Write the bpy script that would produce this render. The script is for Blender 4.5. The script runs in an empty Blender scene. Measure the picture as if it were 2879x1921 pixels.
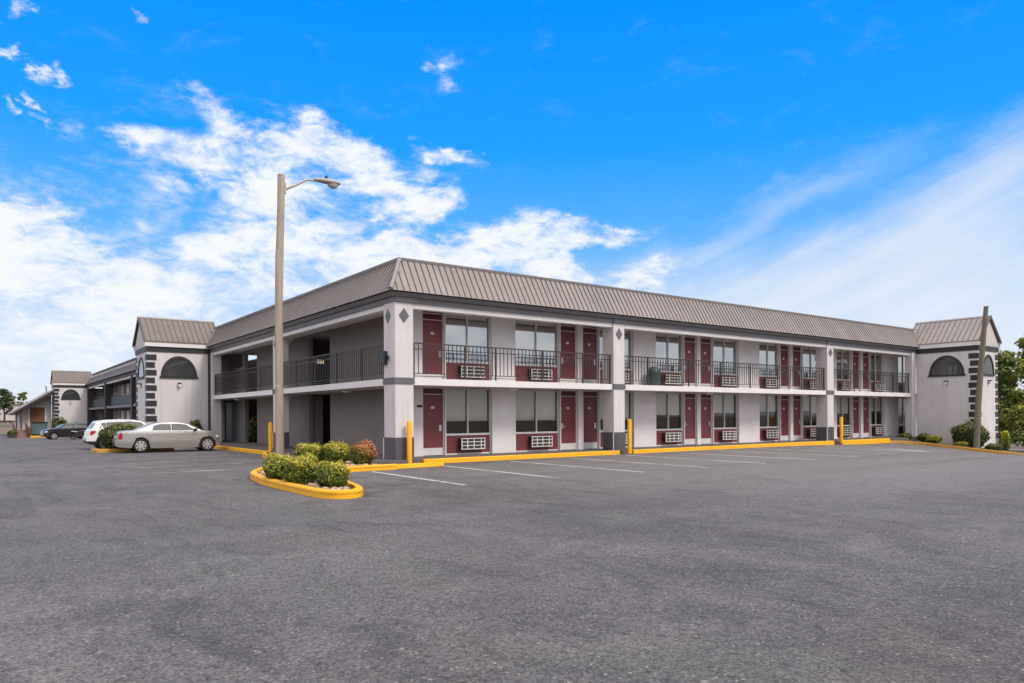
import bpy, bmesh, math, random
import numpy as np
from mathutils import Vector, Matrix
sc = bpy.context.scene
COL = sc.collection
R = math.radians
# ------------------------------------------------------------------ helpers
def link(o):
    COL.objects.link(o); return o
ORG = {}
def tag(o, label=None, cat=None, group=None, kind=None):
    if label: o['label'] = label
    if cat: o['category'] = cat
    if group: o['group'] = group
    if kind: o['kind'] = kind
    return o
def thing(name, loc, label, cat, group=None, rz=0.0):
    o = link(bpy.data.objects.new(name, None)); o.location = loc; o.rotation_euler = (0, 0, rz)
    o.empty_display_size = .2
    ORG[o.name] = Vector(loc) if rz == 0 else Vector((0, 0, 0))
    return tag(o, label, cat, group)
class MB:
    def __init__(s, xf=None):
        s.v = []; s.f = []; s.m = []; s.sm = []; s.xf = xf
    def add(s, vs, fs, mi=0, smooth=False):
        b = len(s.v)
        s.v += [tuple(v) for v in vs]
        for f in fs:
            s.f.append([b + i for i in f]); s.m.append(mi); s.sm.append(smooth)
        return s
    def box(s, x0, x1, y0, y1, z0, z1, mi=0):
        vs = [(x, y, z) for z in (z0, z1) for y in (y0, y1) for x in (x0, x1)]
        return s.add(vs, [(0, 2, 3, 1), (4, 5, 7, 6), (0, 1, 5, 4), (2, 6, 7, 3), (0, 4, 6, 2), (1, 3, 7, 5)], mi)
    def prism(s, pts, axis, a, b, mi=0, smooth=False):
        # polygon in the plane normal to axis, extruded a..b ; pts are the two other coordinates in xyz order
        def mk(p, t):
            if axis == 'x': return (t, p[0], p[1])
            if axis == 'y': return (p[0], t, p[1])
            return (p[0], p[1], t)
        n = len(pts)
        vs = [mk(p, a) for p in pts] + [mk(p, b) for p in pts]
        fs = [tuple(range(n - 1, -1, -1)), tuple(range(n, 2 * n))] 
        s.add(vs, fs, mi)
        b0 = len(s.v) - 2 * n
        for i in range(n):
            j = (i + 1) % n
            s.f.append([b0 + i, b0 + j, b0 + n + j, b0 + n + i]); s.m.append(mi); s.sm.append(smooth)
        return s
    def tube(s, path, rad, n=12, mi=0, cap=True):
        path = [Vector(p) for p in path]
        if not isinstance(rad, (list, tuple)): rad = [rad] * len(path)
        rings = []
        for i, p in enumerate(path):
            d = (path[min(i + 1, len(path) - 1)] - path[max(i - 1, 0)]).normalized()
            a = Vector((0, 0, 1)) if abs(d.z) < .9 else Vector((1, 0, 0))
            u = d.cross(a).normalized(); w = d.cross(u)
            rings.append([p + (u * math.cos(2 * math.pi * k / n) + w * math.sin(2 * math.pi * k / n)) * rad[i] for k in range(n)])
        vs = [v for r in rings for v in r]; fs = []
        for i in range(len(path) - 1):
            for k in range(n):
                fs.append((i * n + k, i * n + (k + 1) % n, (i + 1) * n + (k + 1) % n, (i + 1) * n + k))
        s.add(vs, fs, mi, True)
        if cap:
            s.add(rings[0], [tuple(range(n))], mi); s.add(rings[-1], [tuple(range(n))], mi)
        return s
    def build(s, name, mats, parent=None, loc=None, recalc=True, bevel=0, sharp=None):
        """parent given: vertices are in world space and shifted to the parent's origin, unless loc is given (local mesh)."""
        me = bpy.data.meshes.new(name)
        vs = s.v
        if s.xf: vs = [s.xf(v) for v in vs]
        org = Vector((0, 0, 0))
        if parent is not None and loc is None: org = ORG.get(parent.name, org)
        me.from_pydata([tuple(Vector(v) - org) for v in vs], [], s.f)
        if not isinstance(mats, (list, tuple)): mats = [mats]
        for m in mats: me.materials.append(m)
        me.polygons.foreach_set('material_index', s.m)
        me.polygons.foreach_set('use_smooth', s.sm)
        if recalc:
            bm = bmesh.new(); bm.from_mesh(me); bmesh.ops.recalc_face_normals(bm, faces=bm.faces); bm.to_mesh(me); bm.free()
        me.update()
        if sharp: me.set_sharp_from_angle(angle=R(sharp))
        o = link(bpy.data.objects.new(name, me))
        if parent is not None:
            o.parent = parent
            ORG[o.name] = org if loc is None else Vector((0, 0, 0))
        if loc is not None: o.location = loc
        if bevel:
            b = o.modifiers.new('bevel', 'BEVEL'); b.width = bevel; b.segments = 2; b.limit_method = 'ANGLE'
        return o
def kids(o): return [c for c in bpy.data.objects if c.parent == o]
def copy_tree(o, parent=None, loc=None, label=None):
    c = o.copy(); link(c)
    if parent is not None: c.parent = parent
    if loc is not None: c.location = loc
    if label: c['label'] = label
    for k in kids(o): copy_tree(k, c)
    return c
def structure(o):
    o['kind'] = 'structure'; return o
def sstep(a, b, x):
    t = min(1, max(0, (x - a) / (b - a))); return t * t * (3 - 2 * t)
# ------------------------------------------------------------------ materials
def newmat(name):
    m = bpy.data.materials.new(name); m.use_nodes = True
    nt = m.node_tree; b = nt.nodes['Principled BSDF']
    return m, nt, b
def N(nt, typ, **kw):
    n = nt.nodes.new(typ)
    for k, v in kw.items():
        if k in n.bl_rna.properties and k not in ('inputs',): setattr(n, k, v)
    return n
def L(nt, a, b): nt.links.new(a, b)
def rgb(c): return (c[0], c[1], c[2], 1)
def noise(nt, scale, detail=4, rough=.55, vec=None, dist=0.0):
    n = N(nt, 'ShaderNodeTexNoise'); n.inputs['Scale'].default_value = scale; n.inputs['Detail'].default_value = detail
    n.inputs['Roughness'].default_value = rough; n.inputs['Distortion'].default_value = dist
    if vec is not None: L(nt, vec, n.inputs['Vector'])
    return n.outputs['Fac']
def mapr(nt, s, a, b, c=0.0, d=1.0, smooth=False):
    n = N(nt, 'ShaderNodeMapRange'); n.interpolation_type = 'SMOOTHSTEP' if smooth else 'LINEAR'
    L(nt, s, n.inputs[0]); n.inputs[1].default_value = a; n.inputs[2].default_value = b; n.inputs[3].default_value = c; n.inputs[4].default_value = d
    return n.outputs[0]
def mix(nt, f, a, b, mode='MIX'):
    n = N(nt, 'ShaderNodeMix'); n.data_type = 'RGBA'; n.blend_type = mode
    for i, v in ((0, f), (6, a), (7, b)):
        if isinstance(v, (int, float)): n.inputs[i].default_value = v
        elif isinstance(v, tuple): n.inputs[i].default_value = rgb(v)
        else: L(nt, v, n.inputs[i])
    return n.outputs[2]
def wpos(nt): return N(nt, 'ShaderNodeNewGeometry').outputs['Position']
def scalev(nt, vec, s):
    m = N(nt, 'ShaderNodeMapping'); L(nt, vec, m.inputs['Vector']); m.inputs['Scale'].default_value = s; return m.outputs[0]
def bump(nt, b, h, strength=.3, dist=.01):
    n = N(nt, 'ShaderNodeBump'); n.inputs['Strength'].default_value = strength; n.inputs['Distance'].default_value = dist
    L(nt, h, n.inputs['Height']); L(nt, n.outputs[0], b.inputs['Normal'])
def paint(name, col, rough=.6, var=.12, scale=1.5, bmp=0.0, bscale=60, spec=.35, stain=None, streak=False, metal=0.0, rnd=0.0, sheets=0.0):
    """a painted or plain surface with uneven tone, optional stains and fine relief"""
    m, nt, b = newmat(name); p = wpos(nt)
    n1 = noise(nt, scale, 5, .6, p); f = mapr(nt, n1, .3, .7, 1 - var, 1 + var * .6)
    c = mix(nt, 1.0, col, f, 'MULTIPLY')
    if rnd:
        oi = N(nt, 'ShaderNodeObjectInfo'); c = mix(nt, 1.0, c, mapr(nt, oi.outputs['Random'], 0, 1, 1 - rnd, 1 + rnd * .5), 'MULTIPLY')
    if sheets:
        sp_ = N(nt, 'ShaderNodeSeparateXYZ'); L(nt, p, sp_.inputs[0]); sm_ = N(nt, 'ShaderNodeMath'); sm_.operation = 'ADD'; L(nt, sp_.outputs[0], sm_.inputs[0]); L(nt, sp_.outputs[1], sm_.inputs[1])
        fl_ = N(nt, 'ShaderNodeMath'); fl_.operation = 'SNAP'; L(nt, sm_.outputs[0], fl_.inputs[0]); fl_.inputs[1].default_value = .972
        wn_ = N(nt, 'ShaderNodeTexWhiteNoise'); wn_.noise_dimensions = '1D'; L(nt, fl_.outputs[0], wn_.inputs['W'])
        c = mix(nt, 1.0, c, mapr(nt, wn_.outputs['Value'], 0, 1, 1 - sheets, 1 + sheets * .6), 'MULTIPLY')
    if streak:
        s = noise(nt, 1.0, 4, .6, scalev(nt, p, (7, 7, .35)))
        c = mix(nt, mapr(nt, s, .50, .74, 0, .42), c, tuple(x * .62 for x in col))
    if stain:
        s = noise(nt, 2.7, 6, .7, p); c = mix(nt, mapr(nt, s, .56, .72, 0, stain[1]), c, stain[0])
    L(nt, c, b.inputs['Base Color']); b.inputs['Roughness'].default_value = rough; b.inputs['Specular IOR Level'].default_value = spec
    b.inputs['Metallic'].default_value = metal
    if bmp: bump(nt, b, noise(nt, bscale, 3, .6, p), bmp, .01)
    return m
def block_wall(name, col, axis='x'):
    m, nt, b = newmat(name); p = wpos(nt)
    sp = N(nt, 'ShaderNodeSeparateXYZ'); L(nt, p, sp.inputs[0]); cb = N(nt, 'ShaderNodeCombineXYZ')
    ad = N(nt, 'ShaderNodeMath'); ad.operation = 'ADD'; L(nt, sp.outputs[0], ad.inputs[0]); L(nt, sp.outputs[1], ad.inputs[1])
    L(nt, ad.outputs[0], cb.inputs[0]); L(nt, sp.outputs[2], cb.inputs[1])
    br = N(nt, 'ShaderNodeTexBrick'); L(nt, cb.outputs[0], br.inputs['Vector'])
    br.inputs['Scale'].default_value = 1.0; br.inputs['Brick Width'].default_value = .4; br.inputs['Row Height'].default_value = .1
    br.inputs['Mortar Size'].default_value = .006; br.inputs['Mortar Smooth'].default_value = .3
    n1 = noise(nt, 1.2, 5, .6, p); f = mapr(nt, n1, .3, .7, .9, 1.06)
    c = mix(nt, 1.0, col, f, 'MULTIPLY'); c = mix(nt, br.outputs['Fac'], c, tuple(x * .86 for x in col))
    L(nt, c, b.inputs['Base Color']); b.inputs['Roughness'].default_value = .75; b.inputs['Specular IOR Level'].default_value = .25
    inv = N(nt, 'ShaderNodeMath'); inv.operation = 'SUBTRACT'; inv.inputs[0].default_value = 1; L(nt, br.outputs['Fac'], inv.inputs[1])
    bump(nt, b, inv.outputs[0], .35, .006); return m
def glassmat(name, tint=(.9, .93, .92), refl=1.0, base=.06):
    m, nt, b = newmat(name); nt.nodes.remove(b); out = nt.nodes['Material Output']
    t = N(nt, 'ShaderNodeBsdfTransparent'); t.inputs[0].default_value = rgb(tint)
    g = N(nt, 'ShaderNodeBsdfGlossy'); g.inputs['Roughness'].default_value = .03; g.inputs[0].default_value = (1, 1, 1, 1)
    p = wpos(nt); bp = N(nt, 'ShaderNodeBump'); bp.inputs['Strength'].default_value = .05; bp.inputs['Distance'].default_value = .02
    L(nt, noise(nt, 1.3, 2, .5, p), bp.inputs['Height']); L(nt, bp.outputs[0], g.inputs['Normal'])
    fr = N(nt, 'ShaderNodeFresnel'); fr.inputs[0].default_value = 1.6
    f = mapr(nt, fr.outputs[0], 0, 1, base, refl)
    mx = N(nt, 'ShaderNodeMixShader'); L(nt, f, mx.inputs[0]); L(nt, t.outputs[0], mx.inputs[1]); L(nt, g.outputs[0], mx.inputs[2])
    L(nt, mx.outputs[0], out.inputs[0]); return m
def leafmat(name, cols, trans=.25):
    """leaf colour from each leaf's own 'tint' value (0..1)"""
    m, nt, b = newmat(name); a = N(nt, 'ShaderNodeAttribute'); a.attribute_name = 'tint'
    cr = N(nt, 'ShaderNodeValToRGB'); e = cr.color_ramp.elements
    while len(e) < len(cols): e.new(.5)
    for i, c in enumerate(cols):
        e[i].position = i / (len(cols) - 1); e[i].color = rgb(c)
    L(nt, a.outputs['Fac'], cr.inputs[0]); L(nt, cr.outputs[0], b.inputs['Base Color'])
    b.inputs['Roughness'].default_value = .5; b.inputs['Specular IOR Level'].default_value = .4
    tr = N(nt, 'ShaderNodeBsdfTranslucent'); L(nt, cr.outputs[0], tr.inputs[0])
    mx = N(nt, 'ShaderNodeMixShader'); mx.inputs[0].default_value = trans
    L(nt, b.outputs[0], mx.inputs[1]); L(nt, tr.outputs[0], mx.inputs[2]); L(nt, mx.outputs[0], nt.nodes['Material Output'].inputs[0])
    return m
M = {}
M['white'] = paint('white_stucco', (.585, .55, .545), .7, .07, .8, .25, 40, .25, ((.40, .375, .365), .28), True)
M['trim'] = paint('white_trim_paint', (.68, .645, .635), .55, .08, 1.2, .1, 50, .3, ((.40, .38, .36), .25))
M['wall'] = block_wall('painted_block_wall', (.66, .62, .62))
M['taupe_wall'] = block_wall('taupe_block_wall', (.195, .17, .16))  # far darker than the front block wall; left wing and passages
M['grey'] = paint('grey_fascia_paint', (.125, .118, .128), .5, .12, 1.5)
M['grey_light'] = paint('grey_gutter_paint', (.16, .15, .155), .45, .12, 1.5)
M['base'] = paint('dark_grey_base_paint', (.085, .08, .092), .55, .15, 1.3, .2, 50, .35, ((.16, .15, .15), .4))
M['band'] = paint('dark_brown_trim', (.032, .027, .029), .5, .15)
M['roof'] = paint('taupe_metal_roof', (.285, .252, .240), .6, .12, .7, 0, 1, .2, ((.15, .125, .115), .3), True, sheets=.11)
M['seam'] = paint('roof_seam_shadow', (.105, .09, .085), .5, .1)  # darker than the roof: paints the ribs' shadow lines; barge boards share it
M['roof_dark'] = paint('darker_brown_metal_roof', (.17, .145, .132), .6, .12, .7, 0, 1, .2, ((.13, .11, .10), .3), True)  # darker copy of the roof colour, used on the two left towers
M['wing_roof'] = paint('dark_brown_metal_roof', (.12, .10, .097), .65, .12, .7, 0, 1, .15)
M['tseam'] = paint('tower_roof_seam', (.10, .085, .08), .55, .1, 1, 0, 1, .2)
M['cap'] = paint('roof_cap_metal', (.26, .235, .22), .4, .1)
M['maroon'] = paint('maroon_door_paint', (.170, .036, .044), .45, .12, 2.0, .05, 40, .4, ((.13, .025, .03), .3), rnd=.16)
M['maroon_dark'] = paint('maroon_transom_paint', (.10, .018, .026), .4, .1)
M['frame'] = paint('window_frame_white', (.60, .58, .57), .5, .08, 3)
M['kick'] = paint('kick_plate_paint', (.60, .565, .55), .55, .1, 3, 0, 1, .3, ((.3, .28, .26), .3))
M['ac_white'] = paint('ac_grille_plastic', (.60, .575, .53), .5, .1, 5, rnd=.2)
M['ac_dark'] = paint('ac_coil_dark', (.035, .03, .03), .6, .2, 9)
M['blind'] = paint('roller_blind_fabric', (.72, .675, .60), .8, .06, 1.5, rnd=.16)
M['room'] = paint('dark_room', (.035, .033, .033), .9, .3, 2)
M['glass'] = glassmat('window_glass', (.84, .84, .80), .9, .012)
M['glass_up'] = glassmat('coated_window_glass', (.66, .67, .65), 1.25, .36)
M['archglass'] = glassmat('arch_glass', (.62, .63, .64), .45, .07)
M['rail'] = paint('bronze_railing_paint', (.045, .038, .036), .45, .1)
M['metal'] = paint('brushed_metal', (.6, .58, .55), .3, .1, 8, 0, 1, .5, None, False, .9)
M['dark'] = paint('black_plastic', (.012, .012, .013), .45, .1, 4)
M['concrete'] = paint('walkway_concrete', (.125, .110, .105), .85, .2, .9, .3, 60, .2, ((.09, .08, .08), .5))
M['navy'] = paint('navy_panel_paint', (.028, .040, .053), .5, .15)
M['brown_post'] = paint('brown_post_paint', (.045, .036, .036), .55, .15)
M['gable'] = paint('gable_panel', (.50, .45, .43), .7, .06)
M['wood_door'] = paint('orange_plywood', (.165, .072, .032), .6, .15, .8, 0, 1, .3, ((.17, .065, .03), .4))
M['deck'] = paint('deck_timber', (.16, .085, .06), .75, .2, 2)
M['teal'] = paint('teal_painted_steel', (.075, .115, .12), .5, .15)
M['green_bin'] = paint('green_bin_plastic', (.05, .09, .085), .45, .1)
M['dirt'] = paint('mulch_soil', (.14, .095, .07), .95, .35, 3, .6, 25, .1)
M['vend'] = paint('vending_body', (.03, .05, .09), .4, .1)

def yellow(name='yellow_kerb_paint', col=(.80, .40, .012), worn=.45):
    m, nt, b = newmat(name); p = wpos(nt)
    n1 = noise(nt, 1.3, 5, .6, p); n2 = noise(nt, 9, 6, .7, p)
    c = mix(nt, mapr(nt, n1, .35, .7, 0, .6), col, (col[0] * .86, col[1] * .80, col[2]))
    c = mix(nt, mapr(nt, n2, .60, .70, 0, worn), c, (.22, .18, .14))
    n3 = noise(nt, 1, 5, .7, scalev(nt, p, (3, 3, 18))); c = mix(nt, mapr(nt, n3, .56, .70, 0, .45), c, (.20, .115, .02))
    L(nt, c, b.inputs['Base Color']); b.inputs['Roughness'].default_value = .55; b.inputs['Specular IOR Level'].default_value = .3
    bump(nt, b, n2, .2, .01); return m
M['yellow'] = yellow()
M['yellow_old'] = yellow('faded_yellow_kerb', (.50, .27, .05), .8)
M['bollard'] = yellow('bollard_yellow_paint', (.82, .40, .008), .1)

def asphalt():
    m, nt, b = newmat('worn_asphalt'); p = wpos(nt)
    big = noise(nt, .10, 5, .6, p); mid = noise(nt, .6, 6, .65, p, .6); fine = noise(nt, 11, 5, .72, p)
    c = mix(nt, mapr(nt, big, .35, .66), (.084, .080, .080), (.136, .130, .128))
    c = mix(nt, mapr(nt, mid, .42, .72, 0, .6), c, (.165, .156, .152))
    red = noise(nt, .33, 4, .6, p, .8)
    c = mix(nt, mapr(nt, red, .55, .70, 0, .6), c, (.138, .108, .106))
    grn = noise(nt, .27, 4, .6, scalev(nt, p, (1.3, .8, 1)), .8)
    c = mix(nt, mapr(nt, grn, .56, .72, 0, .5), c, (.108, .112, .100))
    drk = noise(nt, .9, 8, .78, scalev(nt, p, (1, .4, 1)), 1.4)
    c = mix(nt, mapr(nt, drk, .50, .66, 0, .72), c, (.052, .049, .049))
    sp_ = N(nt, 'ShaderNodeSeparateXYZ'); L(nt, p, sp_.inputs[0])
    pale_zone = N(nt, 'ShaderNodeMath'); pale_zone.operation = 'MULTIPLY'   # asphalt paler towards the long facade and towards +X
    L(nt, mapr(nt, sp_.outputs[1], -19, -12, 0, 1, True), pale_zone.inputs[0]); L(nt, mapr(nt, sp_.outputs[0], -4, 9, 0, .55, True), pale_zone.inputs[1])
    c = mix(nt, pale_zone.outputs[0], c, (.20, .189, .184))
    # polished wheel lanes running past the stalls, sealed cracks and old drips
    lane = noise(nt, 1.0, 4, .6, scalev(nt, p, (.05, .55, 1)), .4)
    c = mix(nt, mapr(nt, lane, .50, .66, 0, .35), c, (.072, .068, .067))
    st = noise(nt, .42, 3, .5, scalev(nt, p, (1, 1, 1)), 2.0)
    c = mix(nt, mapr(nt, st, .69, .75, 0, .5), c, (.045, .043, .043))
    wv = N(nt, 'ShaderNodeVectorMath'); wv.operation = 'MULTIPLY_ADD'
    nn = N(nt, 'ShaderNodeTexNoise'); nn.inputs['Scale'].default_value = .9; nn.inputs['Detail'].default_value = 5; L(nt, p, nn.inputs['Vector'])
    L(nt, nn.outputs['Color'], wv.inputs[0]); wv.inputs[1].default_value = (1.3, 1.3, 0); L(nt, p, wv.inputs[2])
    v2 = N(nt, 'ShaderNodeTexVoronoi'); v2.feature = 'DISTANCE_TO_EDGE'; v2.inputs['Scale'].default_value = .16; L(nt, wv.outputs[0], v2.inputs['Vector'])
    brk = mapr(nt, noise(nt, .25, 2, .5, p), .46, .58)
    ck = N(nt, 'ShaderNodeMath'); ck.operation = 'MULTIPLY'; L(nt, mapr(nt, v2.outputs['Distance'], .0010, .0036, .28, 0), ck.inputs[0]); L(nt, brk, ck.inputs[1])
    c = mix(nt, ck.outputs[0], c, (.03, .028, .028))
    vo = N(nt, 'ShaderNodeTexVoronoi'); vo.inputs['Scale'].default_value = 58; L(nt, p, vo.inputs['Vector'])
    sep = N(nt, 'ShaderNodeSeparateColor'); L(nt, vo.outputs['Color'], sep.inputs[0])
    agg = mapr(nt, sep.outputs[0], 0, 1, .56, 1.44)
    c = mix(nt, 1.0, c, agg, 'MULTIPLY')
    c = mix(nt, mapr(nt, sep.outputs[1], .985, .992, 0, .6), c, (.36, .34, .31))
    c = mix(nt, mapr(nt, fine, .55, .66, 0, .75), c, (.030, .028, .028))
    clump = noise(nt, 34, 3, .7, p); cm = N(nt, 'ShaderNodeMath'); cm.operation = 'MULTIPLY'
    L(nt, mapr(nt, clump, .56, .64, 0, .85), cm.inputs[0]); L(nt, mapr(nt, noise(nt, 1.4, 4, .6, p), .36, .62, .15, 1), cm.inputs[1])
    c = mix(nt, cm.outputs[0], c, (.026, .024, .025))
    L(nt, c, b.inputs['Base Color']); b.inputs['Roughness'].default_value = .85; b.inputs['Specular IOR Level'].default_value = .25
    ad = N(nt, 'ShaderNodeMath'); ad.operation = 'ADD'; L(nt, agg, ad.inputs[0]); L(nt, noise(nt, 25, 4, .7, p), ad.inputs[1])
    bump(nt, b, ad.outputs[0], .5, .010); return m
M['asphalt'] = asphalt()
def lines(lo=.50, hi=.66):
    m, nt, b = newmat('worn_white_line'); p = wpos(nt)
    n2 = noise(nt, 7, 6, .75, p); n1 = noise(nt, .5, 3, .5, p)
    s = N(nt, 'ShaderNodeMath'); s.operation = 'ADD'; L(nt, n2, s.inputs[0]); L(nt, mapr(nt, n1, .3, .7, -.14, .16), s.inputs[1])
    c = mix(nt, mapr(nt, s.outputs[0], lo, hi), (.52, .50, .49), (.16, .15, .15))
    L(nt, c, b.inputs['Base Color']); b.inputs['Roughness'].default_value = .7; return m
M['line'] = lines(); M['line_old'] = lines(.36, .56)
def gravelmat():
    m, nt, b = newmat('pale_gravel'); a = N(nt, 'ShaderNodeAttribute'); a.attribute_name = 'tint'
    cr = N(nt, 'ShaderNodeValToRGB'); e = cr.color_ramp.elements
    for i, c in enumerate([(.26, .165, .10), (.54, .38, .25)]): e[i].color = rgb(c)
    L(nt, a.outputs['Fac'], cr.inputs[0]); L(nt, cr.outputs[0], b.inputs['Base Color']); b.inputs['Roughness'].default_value = .85; return m
M['gravel'] = gravelmat()
def woodpole(name='weathered_pole_wood', col=(.37, .31, .245), dark=(.16, .12, .09)):
    m, nt, b = newmat(name); p = wpos(nt)
    g = noise(nt, 1, 6, .7, scalev(nt, p, (28, 28, 1.1))); g2 = noise(nt, 1, 4, .6, scalev(nt, p, (9, 9, .35)))
    c = mix(nt, mapr(nt, g, .50, .70, 0, .8), col, dark); c = mix(nt, mapr(nt, g2, .45, .7, 0, .6), c, tuple(x * 1.22 for x in col))
    k = noise(nt, 1, 3, .5, scalev(nt, p, (60, 60, .9))); c = mix(nt, mapr(nt, k, .66, .70, 0, .7), c, (.05, .04, .03))
    L(nt, c, b.inputs['Base Color']); b.inputs['Roughness'].default_value = .85; b.inputs['Specular IOR Level'].default_value = .2
    bump(nt, b, g, .6, .02); return m
M['pole'] = woodpole()
M['pole2'] = woodpole('dark_pole_wood', (.165, .142, .11), (.06, .05, .038))
M['bark'] = woodpole('bark', (.11, .085, .06), (.05, .04, .03))
def terrainmat():
    m, nt, b = newmat('rough_ground'); p = wpos(nt)
    n1 = noise(nt, .08, 6, .65, p); n2 = noise(nt, 3, 5, .7, p)
    c = mix(nt, mapr(nt, n1, .5, .66), (.15, .105, .075), (.055, .065, .022)); c = mix(nt, mapr(nt, n2, .4, .7, 0, .5), c, (.11, .085, .055))
    L(nt, c, b.inputs['Base Color']); b.inputs['Roughness'].default_value = .95; bump(nt, b, n2, .5, .05); return m
M['terrain'] = terrainmat()
def carpaint(name, col, rough=.28, metal=.0, coat=.6):
    m, nt, b = newmat(name); p = wpos(nt)
    c = mix(nt, mapr(nt, noise(nt, 1.1, 4, .6, p), .3, .7, 0, .25), col, tuple(x * .85 for x in col))
    L(nt, c, b.inputs['Base Color']); b.inputs['Roughness'].default_value = rough; b.inputs['Metallic'].default_value = metal
    b.inputs['Coat Weight'].default_value = coat; b.inputs['Coat Roughness'].default_value = .06; return m
M['car_silver'] = carpaint('champagne_silver_paint', (.54, .505, .465), .22, .68)
M['car_white'] = carpaint('white_car_paint', (.72, .70, .68), .35)
M['car_black'] = carpaint('black_car_paint', (.022, .02, .024), .25)
M['car_glass'] = paint('reflection_grey_car_glass', (.16, .168, .162), .06, 0, 1, 0, 1, .28)  # grey base lifted to stand in for bright reflections in the glass
M['tyre'] = paint('tyre_rubber', (.018, .017, .017), .8, .2, 9)
M['well'] = paint('wheel_well', (.01, .01, .01), .9, 0)
M['rim'] = paint('alloy_rim', (.62, .59, .55), .28, .1, 9, 0, 1, .6, None, False, .7)
M['taillight'] = paint('red_lens', (.38, .012, .02), .15, .1, 9, 0, 1, .6)
M['lens'] = paint('clear_lens', (.7, .7, .68), .12, .05, 9, 0, 1, .7)
M['lamp_grey'] = paint('lamp_housing_paint', (.36, .33, .285), .45, .12, 3)
M['black_trim'] = paint('black_trim', (.02, .02, .02), .5, .1)
M['leaf_green'] = leafmat('shrub_leaves', [(.030, .055, .010), (.13, .18, .024), (.38, .36, .040), (.62, .50, .055)])
M['leaf_dark'] = leafmat('dark_shrub_leaves', [(.020, .036, .009), (.07, .095, .020), (.19, .20, .042)])
M['leaf_red'] = leafmat('red_shrub_leaves', [(.06, .10, .018), (.20, .20, .035), (.46, .15, .06), (.60, .25, .13)])
M['leaf_tree'] = leafmat('tree_leaves', [(.03, .055, .010), (.10, .14, .022), (.25, .27, .04), (.48, .44, .07)], .35)
M['needle'] = leafmat('pine_needles', [(.04, .06, .022), (.09, .12, .045), (.19, .20, .09)], .15)

# ------------------------------------------------------------------ ground heights
def g(x, y):
    r = sstep(20, 34, x) * (.05 + .095 * min(8, max(0, .6 - y)))
    l = .5 * sstep(28, 74, y) * (1 - sstep(4, 12, x))
    return -r - l
def terr(x, y):
    if x <= 34.03: z = g(x, y) - .07
    else:
        e = g(34, y) + .11
        z = e + (-1.9 - e) * sstep(35, 46, x)
    if y > 100: z = z + (1.3 * sstep(102, 120, y)) * (1 - sstep(20, 60, x))
    if y < -60: z = z * 1.0
    d = math.hypot(x, y)
    return z
def sheet(name, xs, ys, fn, mat, flat=True):
    vs = [(x, y, fn(x, y)) for y in ys for x in xs]; nx = len(xs)
    fs = [(j * nx + i, j * nx + i + 1, (j + 1) * nx + i + 1, (j + 1) * nx + i) for j in range(len(ys) - 1) for i in range(nx - 1)]
    o = MB().add(vs, fs, 0, True).build(name, mat); return structure(o)
def rng(a, b, st):
    n = int(round((b - a) / st)); return [a + (b - a) * i / n for i in range(n + 1)]
sheet('parking_lot', rng(-80, 20, 4) + rng(20.5, 34, .5) + [34.02], [-150, -130, -110, -90] + rng(-70, -12, 4) + rng(-11.5, 6, .5) + rng(8, 100, 4), g, M['asphalt'])
far = [-1600, -700, -300, -160]
sheet('ground', far + rng(-110, 30, 5) + [34.02, 34.16, 36, 38, 40, 42, 44, 46, 48, 50, 52, 54, 57, 62, 70, 90, 130, 200, 320, 700, 1600],
      [-1600, -700, -300, -150, -90] + rng(-70, -14, 7) + rng(-12, 6, 1) + rng(8, 130, 6) + [150, 200, 300, 700, 1600], terr, M['terrain'])

# parking lines, laid 4 mm above the asphalt
mb = MB()
def line(x0, y0, x1, y1, w=.125):
    d = Vector((x1 - x0, y1 - y0)); n = Vector((-d.y, d.x)).normalized() * w / 2; k = 8
    vs = []
    for i in range(k + 1):
        x = x0 + d.x * i / k; y = y0 + d.y * i / k
        for s in (-1, 1): vs.append((x + n.x * s, y + n.y * s, g(x, y) + .005))
    mb.add(vs, [(2 * i, 2 * i + 1, 2 * i + 3, 2 * i + 2) for i in range(k)])
for x in (-2.0, .88, 3.95, 6.75, 9.7, 12.6, 15.5, 18.4, 21.3, 24.2, 27.1):
    line(x, -1.05 if x > 0 else -2.4, x - .15, -7.6)
structure(mb.build('parking_lines', M['line'], recalc=False)); mb = MB()
for i, y in enumerate((1.15, 4.05, 6.7, 9.4, 12.1, 18.2, 21.0)):
    line(-2.6 if i > 2 else -3.7, y + .28, -7.2 + i * .1, y)
structure(mb.build('parking_lines', M['line_old'], recalc=False))

# ------------------------------------------------------------------ kerbs, walkway
def kerb_strip(pts, w=.16, h=.16, zf=None, closed=False, side=1):
    """pts = outer edge; the kerb body lies on the left (side=1) of the path"""
    mbk = MB(); n = len(pts); P = [Vector((p[0], p[1])) for p in pts]
    rows = []
    for i in range(n):
        a = P[(i - 1) % n] if (closed or i > 0) else P[i]; c = P[(i + 1) % n] if (closed or i < n - 1) else P[i]
        d = (c - a).normalized(); nn = Vector((-d.y, d.x)) * side
        z = zf(P[i].x, P[i].y) if zf else 0.0
        o = P[i]; prof = [(0, -.12), (.012, h - .025), (.035, h), (w, h), (w, -.12)]
        rows.append([(o.x + nn.x * u, o.y + nn.y * u, z + v) for u, v in prof])
    k = len(rows[0]); vs = [v for r in rows for v in r]; fs = []
    m = n if closed else n - 1
    for i in range(m):
        j = (i + 1) % n
        for q in range(k - 1): fs.append((i * k + q, i * k + q + 1, j * k + q + 1, j * k + q))
    if not closed: fs += [tuple(range(k)), tuple(range((n - 1) * k, n * k))]
    return mbk.add(vs, fs)
def kx(a, b, y, st=2.0):
    return [(x, y) for x in rng(a, b, st)]
KY = -.42
structure(kerb_strip(kx(.86, 10.02, KY)).build('kerb', M['yellow']))
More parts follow.
